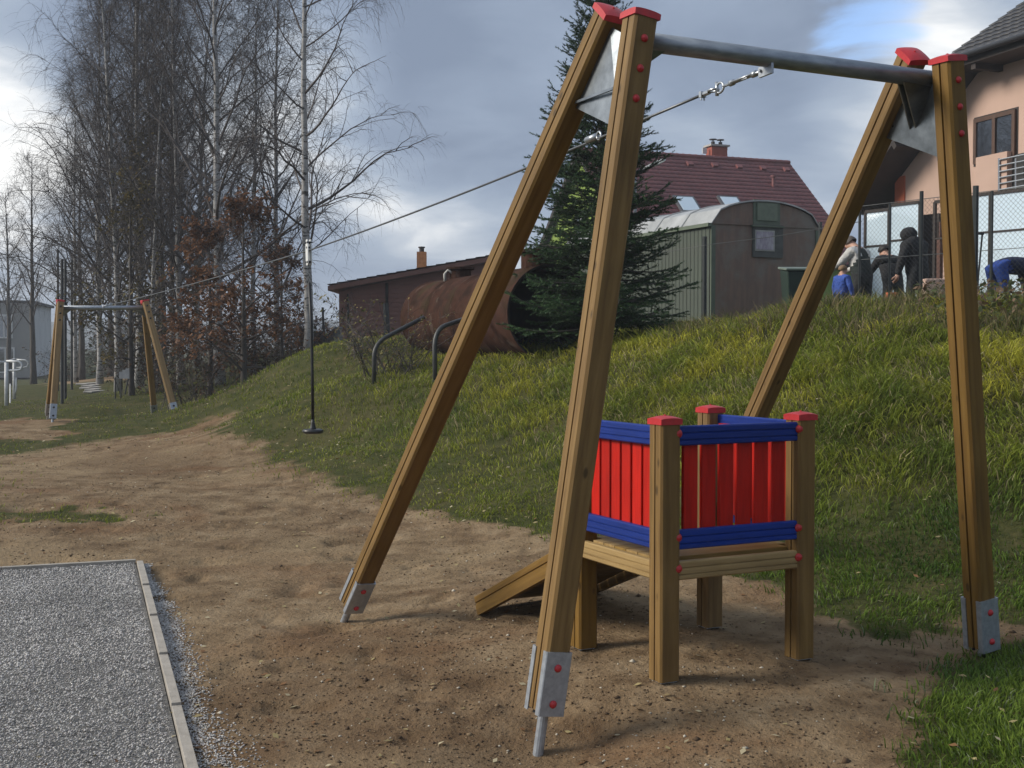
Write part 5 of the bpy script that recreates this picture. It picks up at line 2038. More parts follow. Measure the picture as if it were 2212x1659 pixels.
wc = on_end(1658, 521)
w_ = MB().box(tuple(wc), (.74, .05, .66), Rc).build('window', simple_mat('old_grey_frame', (.10, .105, .10), (.07, .075, .07), rough=.8), van)
MB().box(tuple(on_end(1652, 520, .05)), (.48, .02, .42), Rc).build('window_frame', simple_mat('pale_frame', (.40, .40, .38), rough=.7), w_)
MB().box(tuple(on_end(1652, 520, .065)), (.42, .012, .36), Rc).build('curtain', simple_mat('lace_curtain', (.42, .40, .45), (.25, .22, .28), rough=.8, scale=18, stretch=(1, 1, .4), detail=8), w_)
MB().box(tuple(on_end(1658, 489, .05)), (.78, .08, .035), Rc).build('sill', GREEN_P, w_)
MB().box(tuple(on_end(1656, 460, .012)), (.66, .02, .52), Rc).build('patch_panel', GREEN_P, van)
MB().box(tuple(on_end(1657, 458, .035)), (.50, .03, .35), Rc).build('vent_cover', simple_mat('green_cover', (.15, .185, .135), (.12, .15, .11), rough=.6), van)
MB().box(tuple(on_end(1655, 487, .022) + cu * 0), (CWd - .1, .02, .03), Rc).build('wall_batten', CAR_END, van)
for s in (.06, CWd - .06):
    MB().box(tuple(C0 + cu * s - cv * .02 + ZZ * (ez - cz) / 2), (.10, .03, ez - cz), Rc).build('corner_batten', GREEN_P, van)
for (s, l_) in ((.35, .9), (.35, CLn - 1.2), (CWd - .35, .9), (CWd - .35, CLn - 1.2)):
    c = C0 + cu * s + cv * l_ - ZZ * .02
    M = frame(c - cu * .09, cu, ZZ)
    w_ = MB().lathe([(.22, 0), (.26, .03), (.26, .15), (.22, .18)], 18, M=M).build('wheel', BLACK, van)

# ------------------------------------------------------------------ rusty tank
def rust_mat():
    m, t, b = new_mat('rusty_tank')
    v = coords(t, (1, 1, 1))
    st = noise_n(t, coords(t, (1.0, 1.0, .8)), 2.0, 8.0, .66, .2)
    col = ramp_n(t, st, ((.34, (.030, .015, .011)), (.52, (.056, .028, .020)), (.66, (.032, .018, .013))))
    fl = noise_n(t, coords(t, (1.0, 1.0, 1.0)), 2.4, 4.0, .55, .15)
    col = mix_n(t, math_n(t, 'MULTIPLY', smooth_n(t, fl, .50, .64), .6), col, (.016, .011, .009))
    fl2 = noise_n(t, coords(t, (1.2, 1.2, 1.6)), 2.6, 4.0, .55, .1)
    col = mix_n(t, math_n(t, 'MULTIPLY', smooth_n(t, fl2, .60, .70), .3), col, (.15, .12, .10))
    mo = noise_n(t, v, 1.2, 4.0)
    col = mix_n(t, math_n(t, 'MULTIPLY', smooth_n(t, mo, .55, .70), .5), col, (.055, .040, .020))
    t.links.new(col, b.inputs['Base Color'])
    b.inputs['Roughness'].default_value = .95
    b.inputs['Specular IOR Level'].default_value = .04
    bump_n(t, b, fl, .12, .01)
    return m


RUST_M = rust_mat()
tr_c, tl_c = at(1195, 676, 18.5), at(945, 692, 23.6)
tl_c[2] = tr_c[2] + .02
ta = (tl_c - tr_c) / np.linalg.norm(tl_c - tr_c)
TL_ = float(np.linalg.norm(tl_c - tr_c))
TRd = .745
tank = empty('rusty_tank', (tr_c[0], tr_c[1], float(base_z(tr_c[0], tr_c[1]))), 'big rusty cylindrical steel tank lying on the bank, open at one end', 'tank')
Mtk = frame(tr_c, ta, ZZ)
prof = [(TRd - .012, .32), (TRd - .012, 0), (TRd + .012, -.0), (TRd + .012, .07), (TRd, .075)]
mb = MB()
sh_prof = [(TRd + .014, 0), (TRd + .014, .06), (TRd, .065)]
nz = 4
for k in range(1, nz + 1):
    z_ = TL_ * k / nz
    sh_prof += [(TRd, z_ - .02), (TRd + .004, z_ - .016), (TRd + .004, z_), (TRd, z_ + .004)]
sh_prof += [(TRd * .97, TL_ + .10), (TRd * .82, TL_ + .22), (TRd * .5, TL_ + .30), (.02, TL_ + .33)]
V, F = [], []
sd_ = 44
for (rr, zz) in sh_prof:
    for k in range(sd_):
        th = 2 * math.pi * k / sd_
        V.append((rr * math.cos(th), rr * math.sin(th), zz))
for i in range(len(sh_prof) - 1):
    for k in range(sd_):
        k2 = (k + 1) % sd_
        F.append((i * sd_ + k, i * sd_ + k2, (i + 1) * sd_ + k2, (i + 1) * sd_ + k))
mb.add(V, F)
mb.build('shell', RUST_M, tank, M=Mtk, smooth=True)
mb = MB()
V, F = [], []
for (rr, zz) in ((TRd + .014, 0), (TRd - .02, 0), (TRd - .02, TL_ * .9), (.02, TL_ * .92)):
    for k in range(sd_):
        th = 2 * math.pi * k / sd_
        V.append((rr * math.cos(th), rr * math.sin(th), zz))
for i in range(3):
    for k in range(sd_):
        k2 = (k + 1) % sd_
        F.append((i * sd_ + k2, i * sd_ + k, (i + 1) * sd_ + k, (i + 1) * sd_ + k2))
mb.add(V, F)
mb.build('lining', simple_mat('tank_inside', (.02, .017, .016), (.035, .025, .02), rough=.9), tank, M=Mtk, smooth=True)
mn = tr_c + ta * 4.2 + ZZ * TRd
MB().lathe([(.20, -.08), (.20, .14), (.26, .15), (.26, .19), (.05, .21)], 16, M=Matrix.Translation(Vector(mn))).build('manhole', RUST_M, tank)
mb = MB().tube([mn + np.array([-.10, -.1, .05]), mn + np.array([-.22, -.1, .14]), mn + np.array([-.28, -.1, .06]), mn + np.array([-.27, -.12, -.08])], .028, 8)
mb.build('pipe_stub', simple_mat('pale_pipe', (.5, .49, .46), rough=.7), tank, smooth=True)
MB().lathe([(.28, -.1), (.28, .20), (.34, .21), (.34, .25)], 16, M=Matrix.Translation(Vector(tr_c + ta * .55 + ZZ * TRd))).build('filler_neck', RUST_M, tank)
for (t_, lb) in ((.7, 'pale concrete block under the open end of the rusty tank'), (4.4, 'pale concrete block under the closed end of the rusty tank')):
    p = tr_c + ta * t_
    gz_ = float(base_z(p[0], p[1]))
    zt = tr_c[2] - TRd + .05
    o = MB().box((p[0], p[1], (gz_ - .1 + zt) / 2), (.5, .30, max(.12, zt - gz_ + .1)), frame((0, 0, 0), ZZ, np.cross(ta, ZZ)).to_3x3()).build('concrete_block', CONC, None, bevel=.02)
    tag(o, lb, 'block', 'blocks under the tank')

# bent pipe handrails on the slope
RAIL_G = simple_mat('dark_grey_paint', (.035, .037, .036), (.05, .05, .048), rough=.5, scale=5)


def handrail(base_px, d, bends, label):
    b = on_ground(*base_px)
    dd = float(np.dot(b - np.array([0, 0, 1.6]), np.array([0, math.cos(PITCH), -math.sin(PITCH)])))
    pts_ = [b - ZZ * .15]
    for (xx, yy, k) in bends:
        pts_.append(at(xx, yy, dd + k))
    # round the bend
    P = [pts_[0], pts_[1]]
    a, b_, c = pts_[1], pts_[2], pts_[3]
    for k in range(7):
        t_ = k / 6
        P.append(a * (1 - t_) ** 2 + 2 * b_ * t_ * (1 - t_) + c * t_ * t_)
    P += pts_[4:]
    root = MB().tube(P, .036, 12).build('handrail', RAIL_G, None, smooth=True)
    tag(root, label, 'handrail', 'bent pipe handrails')


handrail((808, 823), 0, ((808, 775, 0), (807, 742, 0), (836, 727, .15), (915, 686, .7)), 'bent dark pipe handrail with a long sloping arm in front of the tank')
handrail((940, 832), 0, ((939, 765, 0), (936, 712, 0), (962, 703, .15), (1025, 682, .7)), 'bent dark pipe handrail half hidden by the leaning leg')

# ------------------------------------------------------------------ field equipment on the far left
WHITE_PT = simple_mat('white_paint_tube', (.66, .67, .68), rough=.4)
gb0 = on_ground(14, 876)
gd = float(gb0[1])
bars = empty('gymnastic_bars', tuple(gb0), 'white tubular exercise bars at the left edge of the field', 'exercise bars')


def gpt(xv, yv, k=0.0):
    return at(xv, yv, gd + k)


MB().tube([gb0 - ZZ * .1, gpt(14, 783)], .055, 12).build('post', WHITE_PT, bars, smooth=True)
pb = on_ground(31, 862)
k2 = float(pb[1]) - gd
MB().tube([pb - ZZ * .1, gpt(31, 777, k2)], .055, 12).build('post', WHITE_PT, bars, smooth=True)
for (yy, x1, yb, k) in ((780, 44, 800, 0.0), (777, 58, 794, k2)):
    P = [gpt(14 if k == 0 else 30, yy, k), gpt(x1 - 4, yy + 1, k), gpt(x1 + 2, yy + 5, k), gpt(x1 + 4, (yy + yb) / 2, k), gpt(x1 + 1, yb - 2, k), gpt(x1 - 6, yb, k), gpt(18 if k == 0 else 34, yb, k)]
    MB().tube(P, .032, 8).build('loop_bar', WHITE_PT, bars, smooth=True)
MB().tube([gpt(-40, 782), gpt(14, 782)], .035, 8).build('cross_bar', WHITE_PT, bars, smooth=True)
MB().tube([gpt(14, 782), gpt(31, 776, k2)], .035, 8).build('cross_bar', WHITE_PT, bars, smooth=True)
MB().tube([on_ground(22, 872) - ZZ * .1, gpt(22, 830, k2 * .5)], .02, 8).build('thin_post', WHITE_PT, bars, smooth=True)
MB().tube([gpt(33, 850, k2), gpt(35, 840, k2), gpt(35, 815, k2)], .03, 8).build('hook_bar', WHITE_PT, bars, smooth=True)
POSTM = simple_mat('dark_post', (.03, .032, .034), (.045, .045, .045), rough=.7)
for k, (xx, yb, yt, dd, lb) in enumerate(((134, 873, 560, 30.0, 'thickest dark fence post directly behind the far frame leg'), (125, 845, 540, 41.0, 'tall thin dark fence post left of the thickest one'),
                                          (141, 862, 560, 34.0, 'dark fence post just right of the thickest one'), (155, 842, 562, 46.0, 'thin dark fence post standing apart from the others'))):
    b = on_ground(xx, yb)
    dd = float(b[1])
    t_ = at(xx, yt, dd)
    o = MB().tube([b - ZZ * .2, (b + t_) / 2, t_], [.042, .042, .038], 8).build('fence_post', POSTM, None)
    tag(o, lb, 'post', 'tall dark posts along the field')
bd = on_ground(262, 872)
bdd = float(bd[1])
board = empty('stepped_board', tuple(bd), 'small pale stepped board on thin legs at the back of the field', 'board')
for (xa, xb, yt) in ((259, 265, 803), (266, 272, 799), (273, 279, 796)):
    a, b = at(xa, yt, bdd), at(xb, 818, bdd)
    MB().box(tuple((a + b) / 2), (abs(b[0] - a[0]) + .02, .06, abs(b[2] - a[2]))).build('panel', simple_mat('pale_board', (.42, .42, .43), (.3, .3, .31), rough=.7, scale=6), board)
for (xa, ya, xb, yb) in ((261, 818, 261, 860), (277, 818, 270, 852), (249, 815, 249, 862)):
    MB().tube([at(xa, ya, bdd), at(xb, yb, bdd)], .02, 6).build('leg', POSTM, board)
stp = bpy.data.objects.new('path', None)
sp0 = on_ground(200, 846)
place(stp, Matrix.Translation(Vector(sp0)))
tag(stp, 'short pale stone path crossing the field', kind='structure')
for k in range(5):
    t_ = k / 4
    p = on_ground(196 + 9 * t_, 831 + 17 * t_)
    zz = float(base_z(p[0], p[1]))
    MB().box((p[0], p[1], zz + .03), (.42 - .1 * t_, 1.6 - .5 * t_, .06), Matrix.Rotation(.2 * (k % 2) - .1, 3, 'Z')).build('slab', CONC, stp, bevel=.02)
# ------------------------------------------------------------------ people beyond the bank
SKIN = simple_mat('skin', (.48, .28, .20), (.43, .24, .17), rough=.55)


def cloth(name, c):
    return simple_mat(name, c, tuple(x * .7 for x in c), rough=.9, scale=5, detail=7, bump=.8, bdist=.03)


C_BLACK = cloth('black_cloth', (.014, .014, .016))
C_DARK = cloth('charcoal_cloth', (.024, .026, .028))
C_VEST = cloth('dark_green_cloth', (.020, .028, .026))
C_WHITE = cloth('white_cloth', (.55, .54, .52))
C_BLUE = cloth('blue_cloth', (.035, .085, .36))
C_NAVY = cloth('navy_cloth', (.018, .028, .07))
C_SHOE = cloth('dark_shoe', (.02, .017, .015))
H_DARK = simple_mat('dark_hair', (.018, .013, .010), rough=.7)
H_GREY = simple_mat('greying_hair', (.09, .075, .065), rough=.7)
H_FAIR = simple_mat('fair_hair', (.20, .12, .06), rough=.7)


def person(xv, d, height, face_az, label, lean=.2, head=.4, arms=None, legs=None, top=None, sleeve=None, trousers=None, hair=None, hood=False, dz=0.0, bulk=1.18):
    """One figure: skinned body in a single mesh, with hair or hood and two hands. Built facing +y, then turned by face_az."""
    k = height / 1.75
    b = at(xv, 640, d)
    gz_ = float(base_z(b[0], b[1])) + dz
    Rl = Matrix.Rotation(-lean, 3, 'X')
    pel = Vector((0, 0, .93))
    legs = legs or ((.0, .05), (.06, -.02))
    up = lambda v: pel + Rl @ (Vector(v) - pel)
    J, E, Rr = [], [], []

    def add(p, r, par=None):
        J.append(Vector(p))
        Rr.append(r)
        if par is not None:
            E.append((par, len(J) - 1))
        return len(J) - 1

    reg = {}
    i_p = add(pel, (.175, .145))
    reg[i_p] = 'leg'
    i_w = add(up((0, .0, 1.10)), (.185, .150), i_p)
    reg[i_w] = 'top'
    i_c = add(up((0, .005, 1.30)), (.205, .155), i_w)
    reg[i_c] = 'top'
    i_n0 = add(up((0, .0, 1.43)), (.135, .11), i_c)
    reg[i_n0] = 'top'
    nk = up((0, .01, 1.50))
    i_n = add(nk, (.060 if not hood else .10, .060 if not hood else .10), i_n0)
    reg[i_n] = 'head'
    Rh_ = Matrix.Rotation(-(lean + head), 3, 'X')
    i_h1 = add(nk + Rh_ @ Vector((0, .015, .075)), (.072, .085), i_n)
    i_h2 = add(nk + Rh_ @ Vector((0, .015, .15)), (.078, .096), i_h1)
    i_h3 = add(nk + Rh_ @ Vector((0, .0, .225)), (.060, .072), i_h2)
    i_ns = add(nk + Rh_ @ Vector((0, .118, .115)), (.014, .018), i_h2)
    for i in (i_h1, i_h2, i_h3, i_ns):
        reg[i] = 'head'
    hands = []
    arms = arms or (((.25, .30, -.9), (.0, .75, -.5)), ((-.25, .30, -.9), (0, .75, -.5)))
    for s, (ud, fd_) in zip((1, -1), arms):
        sh = up((s * .165, 0, 1.41))
        i_s = add(sh, (.088, .088), i_n0)
        el = sh + Vector(ud).normalized() * .29
        i_e = add(el, (.066, .066), i_s)
        wr = el + Vector(fd_).normalized() * .25
        i_r = add(wr, (.044, .044), i_e)
        reg[i_s] = 'sleeve'
        reg[i_e] = 'sleeve'
        reg[i_r] = 'sleeve'
        hands.append((wr, Vector(fd_).normalized(), s))
    for s, (ky, ay) in zip((1, -1), legs):
        i_hp = add((s * .095, 0, .86), (.098, .10), i_p)
        i_k = add((s * .10, ky, .49), (.064, .066), i_hp)
        i_a = add((s * .105, ay, .10), (.045, .048), i_k)
        i_t = add((s * .115, ay + .15, .045), (.042, .034), i_a)
        reg[i_hp] = reg[i_k] = 'leg'
        reg[i_a] = 'leg'
        reg[i_t] = 'shoe'
    me = bpy.data.meshes.new('body')
    me.from_pydata([tuple(j) for j in J], E, [])
    o = bpy.data.objects.new('tmp', me)
    COL.objects.link(o)
    sk = o.modifiers.new('s', 'SKIN')
    sk.use_smooth_shade = True
    for i, sv in enumerate(me.skin_vertices[0].data):
        sv.radius = Rr[i]
        sv.use_root = (i == 0)
    ss = o.modifiers.new('b', 'SUBSURF')
    ss.levels = ss.render_levels = 2
    dg = bpy.context.evaluated_depsgraph_get()
    bm_ = bpy.data.meshes.new_from_object(o.evaluated_get(dg))
    bpy.data.objects.remove(o)
    bm_.name = 'body'
    bm_.materials.clear()
    order = {'head': 0, 'top': 1, 'sleeve': 2, 'leg': 3, 'shoe': 4}
    for m in (C_BLACK if hood else SKIN, top, sleeve or top, trousers, C_SHOE):
        bm_.materials.append(m)
    JA = np.array([tuple(j) for j in J])
    cen = np.array([tuple(p.center) for p in bm_.polygons])
    # nearest bone, weighted by its joint regions
    mi = np.zeros(len(cen), int)
    bd_ = np.full(len(cen), 1e9)
    for (a, b_) in [(e[0], e[1]) for e in E]:
        A, B_ = JA[a], JA[b_]
        t_ = np.clip(((cen - A) @ (B_ - A)) / ((B_ - A) @ (B_ - A)), 0, 1)
        dd = np.linalg.norm(cen - A - t_[:, None] * (B_ - A), axis=1)
        r_a = order[reg[a]]
        r_b = order[reg[b_]]
        m_ = np.where(t_ < .5, r_a, r_b)
        if (reg[a], reg[b_]) == ('leg', 'top'):
            m_ = np.where(t_ < .25, r_a, r_b)
        upd = dd < bd_
        mi[upd] = m_[upd]
        bd_[upd] = dd[upd]
    bm_.polygons.foreach_set('material_index', mi.astype(np.int32))
    M = Matrix.Translation((b[0], b[1], gz_)) @ Matrix.Rotation(face_az, 4, 'Z') @ Matrix.Diagonal((k * bulk, k * bulk, k, 1))
    root = empty('person', (b[0], b[1], gz_), label, 'person', 'people working beyond the bank')
    body = inst('body', bm_, M, root)
    hc = nk + Rh_ @ Vector((0, -.012, .165 if not hood else .125))
    mb = MB()
    Mh = Matrix.Translation(hc) @ Rh_.to_4x4()
    V, F = [], []
    ns_, nr_ = 14, 8
    for i in range(nr_):
        th = (i / (nr_ - 1)) * (2.05 if not hood else 2.55)
        for j in range(ns_):
            ph = 2 * math.pi * j / ns_
            front = max(0, math.sin(ph))
            t2 = th * (1 - (.45 if not hood else .30) * front * (i / (nr_ - 1)))
            rr = (.098, .116, .105) if not hood else (.108, .128, .125)
            wob = 1 + .04 * math.sin(5 * ph + i)
            V.append((rr[0] * math.sin(t2) * math.cos(ph) * wob, rr[1] * math.sin(t2) * math.sin(ph) * wob, rr[2] * math.cos(t2)))
    for i in range(nr_ - 1):
        for j in range(ns_):
            j2 = (j + 1) % ns_
            F.append((i * ns_ + j, i * ns_ + j2, (i + 1) * ns_ + j2, (i + 1) * ns_ + j))
    mb.add([Mh @ Vector(v) for v in V], F)
    mb.build('hood' if hood else 'hair', C_BLACK if hood else hair, body, M=M, smooth=True)
    for (wr, fd_, s) in hands:
        mb = MB()
        Mw = frame(wr, fd_, Vector((s, 0, 0)) if abs(fd_.x) < .9 else Vector((0, 1, 0)))
        q = MB()
        q.tube([(0, 0, -.02), (0, 0, .03), (0, 0, .085)], [.028, .036, .034], 8)
        for f_, (dx, L_) in enumerate(((-.027, .060), (-.009, .072), (.009, .068), (.026, .052))):
            q.tube([(dx, 0, .075), (dx * 1.1, .008, .075 + L_ * .5), (dx * 1.1, .030, .075 + L_ * .85)], [.0095, .009, .007], 6)
        q.tube([(-s * .030, .005, .02), (-s * .055, .02, .05), (-s * .050, .035, .08)], [.012, .010, .008], 6)
        mb.add([Mw @ Vector(v) for v in q.v], q.f)
        mb.build('hand', SKIN, body, M=M, smooth=True)
    return root


work = (((.25, .55, -.8), (-.1, .85, -.35)), ((-.25, .55, -.8), (.1, .85, -.35)))
down = (((.35, .05, -1), (.05, .25, -1)), ((-.35, .05, -1), (-.05, .25, -1)))
bent = (((.15, .35, -1), (0, .05, -1)), ((-.15, .35, -1), (0, .05, -1)))
person(1864, 22.3, 1.78, RD(38), 'man in dark vest with white sleeves looking down by the glass screen', .22, .65, work, None, C_VEST, C_WHITE, C_DARK, H_GREY)
person(1930, 22.8, 1.68, RD(10), 'person in black jacket bending forward beside the hooded person', .42, .35, work, None, C_BLACK, C_BLACK, C_DARK, H_DARK)
person(1982, 21.4, 1.84, RD(35), 'person in black hooded jacket, tallest of the group', .14, .55, down, None, C_BLACK, C_BLACK, C_DARK, None, True)
person(1817, 22.0, 1.16, RD(-60), 'fair haired child in a blue shirt beside the man in the vest', .05, .10, down, None, C_BLUE, C_BLUE, C_NAVY, H_FAIR)
person(2150, 18.0, 1.70, RD(-80), 'person in bright blue workwear bent over with back to the fence', 1.70, .1, bent, ((.10, -.03), (.06, -.06)), C_NAVY, C_NAVY, C_BLUE, H_DARK)
person(2262, 18.4, 1.75, RD(40), 'person in blue cut off by the picture edge behind the fence', .12, .3, down, None, C_BLUE, C_BLUE, C_NAVY, H_DARK)

# ------------------------------------------------------------------ chain link fence, screens and clutter above the bank
FA, FB = at(2212, 404, 17.0), at(1862, 446, 19.3)
FB[2] = FA[2]
fdir = (FB - FA) / np.linalg.norm(FB - FA)
FS = FA - fdir * 3.0
flen = float(np.linalg.norm(FB - FS))
fence = empty('chain_link_fence', (FB[0], FB[1], float(base_z(FB[0], FB[1]))), 'wire mesh fence with dark posts in front of the people', 'fence')
FPOST = simple_mat('fence_post_paint', (.028, .034, .034), rough=.5)
WIRE = simple_mat('grey_wire', (.10, .105, .105), rough=.5, metal=.5)


def on_fence(xv):
    o = np.array([0, 0, 1.6])
    nrm = np.array([fdir[1], -fdir[0], 0])
    d = at(xv, 500, 1.0) - o
    p = o + d * (np.dot(FA - o, nrm) / np.dot(d, nrm))
    return p


ftop = FA[2]
for (xv, r_p, ext) in ((1857, .022, 0), (1922, .018, 0), (1990, .030, .12), (2107, .042, .10), (2142, .022, 0), (2290, .03, 0)):
    p = on_fence(xv)
    g_ = float(base_z(p[0], p[1]))
    MB().tube([(p[0], p[1], g_ - .2), (p[0], p[1], ftop + ext)], r_p, 8).build('post', FPOST, fence)
mb = MB()
zb = min(float(base_z(FS[0], FS[1])), float(base_z(FB[0], FB[1]))) + .1
hgt = ftop - zb
cell = .075
kk = int((flen + hgt) / cell)
for s in (1, -1):
    for k in range(kk):
        t0 = k * cell - (hgt if s > 0 else 0)
        a0, z0 = t0, 0.0
        a1, z1 = t0 + s * hgt, hgt
        if s < 0:
            a1 = t0 - hgt
        lo_t, hi_t = 0.0, 1.0
        # clip to 0..flen
        da_ = a1 - a0
        for (lim, sg) in ((0.0, 1), (flen, -1)):
            f0_ = (lim - a0) / da_
            if (da_ > 0) == (sg > 0):
                lo_t = max(lo_t, f0_)
            else:
                hi_t = min(hi_t, f0_)
        if hi_t <= lo_t:
            continue
        P = [FS + fdir * (a0 + da_ * q) + ZZ * (zb + hgt * q - FS[2]) for q in (lo_t, hi_t)]
        mb.tube(P, .0022, 3, cap=False)
w_ = mb.build('wire_mesh', WIRE, fence)
w_['kind'] = 'stuff'
for zz in (ftop, ftop - .85):
    MB().tube([FS + ZZ * (zz - FS[2]), FB + ZZ * (zz - FB[2])], .006, 5).build('strand', WIRE, fence)

# plain posts with strands running on past the caravan
for (xv, yt, d, rr, lb) in ((1522, 511, 20.6, .042, 'dark post standing in front of the caravan corner'), (1772, 480, 20.2, .03, 'dark post beside the caravan behind the leaning leg')):
    p = at(xv, yt, d)
    g_ = float(base_z(p[0], p[1]))
    o = MB().tube([(p[0], p[1], g_ - .2), p], rr, 8).build('post', FPOST, None)
    tag(o, lb, 'post', 'dark posts by the caravan')
    o.name = 'wire_post'
pA, pB, pC = at(1862, 478, 19.3), at(1522, 530, 20.55), at(1300, 560, 22.5)
o = MB().tube([pA, (pA + pB) / 2 - ZZ * .03, pB, (pB + pC) / 2 - ZZ * .03, pC], .006, 5).build('fence_wire', WIRE, None)
tag(o, 'single slack wire strung in front of the caravan', 'wire')
for k, (xv, yt, d, rr, lb) in enumerate(((697, 664, 34.0, .035, 'thin dark stake standing left of the brown shed'), (752, 668, 36.0, .035, 'thin dark stake in front of the brown shed corner'), (833, 655, 30.0, .075, 'thick weathered wooden post in front of the shed'))):
    p = at(xv, yt, d)
    g_ = float(base_z(p[0], p[1]))
    o = MB().tube([(p[0], p[1], g_ - .2), (p[0] + .03, p[1], (g_ + p[2]) / 2), p], rr, 8).build('stake', POSTM, None)
    tag(o, lb, 'post', 'stakes near the shed')

# glass wind screen
scr = empty('glass_screen', tuple(at(1985, 640, 24.2)), 'framed glass wind screen with painted pale sky reflection behind the group of people', 'screen')
gdir = fdir
SC0 = at(1990, 600, 24.0)


def on_scr(xv, yv=600, off=0.0):
    o = np.array([0, 0, 1.6])
    nrm = np.array([gdir[1], -gdir[0], 0])
    if nrm[1] > 0:
        nrm = -nrm
    d = at(xv, yv, 1.0) - o
    return o + d * (np.dot(SC0 + nrm * off - o, nrm) / np.dot(d, nrm))


Rs = frame((0, 0, 0), ZZ, gdir).to_3x3()
for (xa, xb, yt) in ((1870, 1921, 455), (1923, 1988, 440), (2020, 2100, 432), (2103, 2140, 420), (2143, 2320, 408)):
    a, b = on_scr(xa, yt), on_scr(xb, yt)
    zt = (a[2] + b[2]) / 2
    g_ = float(base_z((a[0] + b[0]) / 2, (a[1] + b[1]) / 2)) + .05
    w0 = float(np.linalg.norm((b - a)[:2]))
    c = (a + b) / 2
    if xa != 2020:
        MB().box((c[0], c[1], (zt + g_) / 2), (w0 - .06, .014, zt - g_ - .06), Rs).build('pane', GLASS_SKY, scr)
    mb = MB()
    for (p, sx) in ((a, .05), (b, .05)):
        mb.box((p[0], p[1], (zt + g_) / 2), (sx, .06, zt - g_), Rs)
    mb.box((c[0], c[1], zt), (w0, .06, .06), Rs)
    mb.box((c[0], c[1], zt - .72), (w0, .05, .035), Rs)
    mb.build('screen_frame', DARKWOOD, scr)
# doorway, low wall, crate of bricks, bin
dw = empty('garden_doorway', tuple(on_scr(2010, 600, -.3)), 'dark wooden doorway between the glass screens', 'doorway')
a = on_scr(2002, 500, -.25)
g_ = float(base_z(a[0], a[1]))
for xv in (1994, 2030):
    p = on_scr(xv, 500, -.25)
    MB().box((p[0], p[1], g_ + 1.05), (.09, .10, 2.1), Rs).build('jamb', simple_mat('reddish_wood', (.11, .045, .03), rough=.7), dw)
p = on_scr(2012, 500, -.25)
MB().box((p[0], p[1], g_ + 2.02), (.42, .10, .5), Rs).build('lintel', DARKWOOD, dw)
MB().box((p[0], p[1], g_ + .9), (.30, .05, 1.75), Rs).build('door', simple_mat('dark_door', (.045, .028, .02), rough=.7), dw)
a, b = at(1990, 603, 20.8), at(2052, 603, 20.6)
g_ = float(base_z(a[0], a[1]))
o = MB().box(((a[0] + b[0]) / 2, (a[1] + b[1]) / 2, (a[2] + g_) / 2), (abs(b[0] - a[0]), .22, a[2] - g_)).build('low_wall', PINK, None, bevel=.02)
tag(o, 'low salmon coloured garden wall below the hooded person', 'wall')
cr = at(1936, 640, 20.9)
g_ = float(base_z(cr[0], cr[1]))
crate = empty('brick_stack', (cr[0], cr[1], g_), 'small stack of orange bricks between two of the people', 'bricks')
for i in range(6):
    for j in range(2):
        if i == 5 and j == 1:
            continue
        M = Matrix.Translation((cr[0] - .09 + .19 * j + .012 * (i % 2), cr[1], g_ + .055 + .105 * i))
        MB().box((0, 0, 0), (.18, .12, .10)).build('brick', ORANGE, crate, M=M, bevel=.004)
bn = at(1732, 650, 20.4)
g_ = float(base_z(bn[0], bn[1]))
bin_ = empty('waste_bin', (bn[0], bn[1], g_), 'dark green waste bin in front of the caravan', 'bin')
GBIN = simple_mat('green_plastic', (.012, .030, .020), rough=.5)
zt = at(1732, 578, 20.4)[2]
mb = MB()
q0, q1 = .25, .31
mb.add([(bn[0] - q0, bn[1] - .22, g_), (bn[0] + q0, bn[1] - .22, g_), (bn[0] + q0, bn[1] + .22, g_), (bn[0] - q0, bn[1] + .22, g_),
        (bn[0] - q1, bn[1] - .29, zt - .08), (bn[0] + q1, bn[1] - .29, zt - .08), (bn[0] + q1, bn[1] + .29, zt - .02), (bn[0] - q1, bn[1] + .29, zt - .02)],
       [(3, 2, 1, 0), (0, 1, 5, 4), (1, 2, 6, 5), (2, 3, 7, 6), (3, 0, 4, 7), (4, 5, 6, 7)])
mb.build('bin_body', GBIN, bin_, bevel=.02)
MB().box((bn[0], bn[1], zt - .02), (.68, .64, .04), Matrix.Rotation(.1, 3, 'X')).build('lid', simple_mat('pale_lid_edge', (.16, .20, .17), rough=.5), bin_, bevel=.012)
for s in (-.2, .2):
    MB().lathe([(.08, 0), (.08, .05)], 12, M=frame((bn[0] + s, bn[1] + .24, g_ + .08), (1, 0, 0), (0, 0, 1))).build('wheel', BLACK, bin_)

# garden tool leaning by the fence
tb, tt = at(2113, 600, 18.6), at(2122, 505, 18.6)
tool = empty('garden_tool', (tb[0], tb[1], float(base_z(tb[0], tb[1]))), 'long handled tool propped against the fence by the bent person', 'tool')
MB().tube([(tb[0] - .02, tb[1], float(base_z(tb[0], tb[1]))), tb, tt], .014, 6).build('shaft', POSTM, tool)
MB().tube([tt - np.array([.13, 0, -.01]), tt + np.array([.02, 0, 0])], .022, 8).build('grip', BLACK, tool)

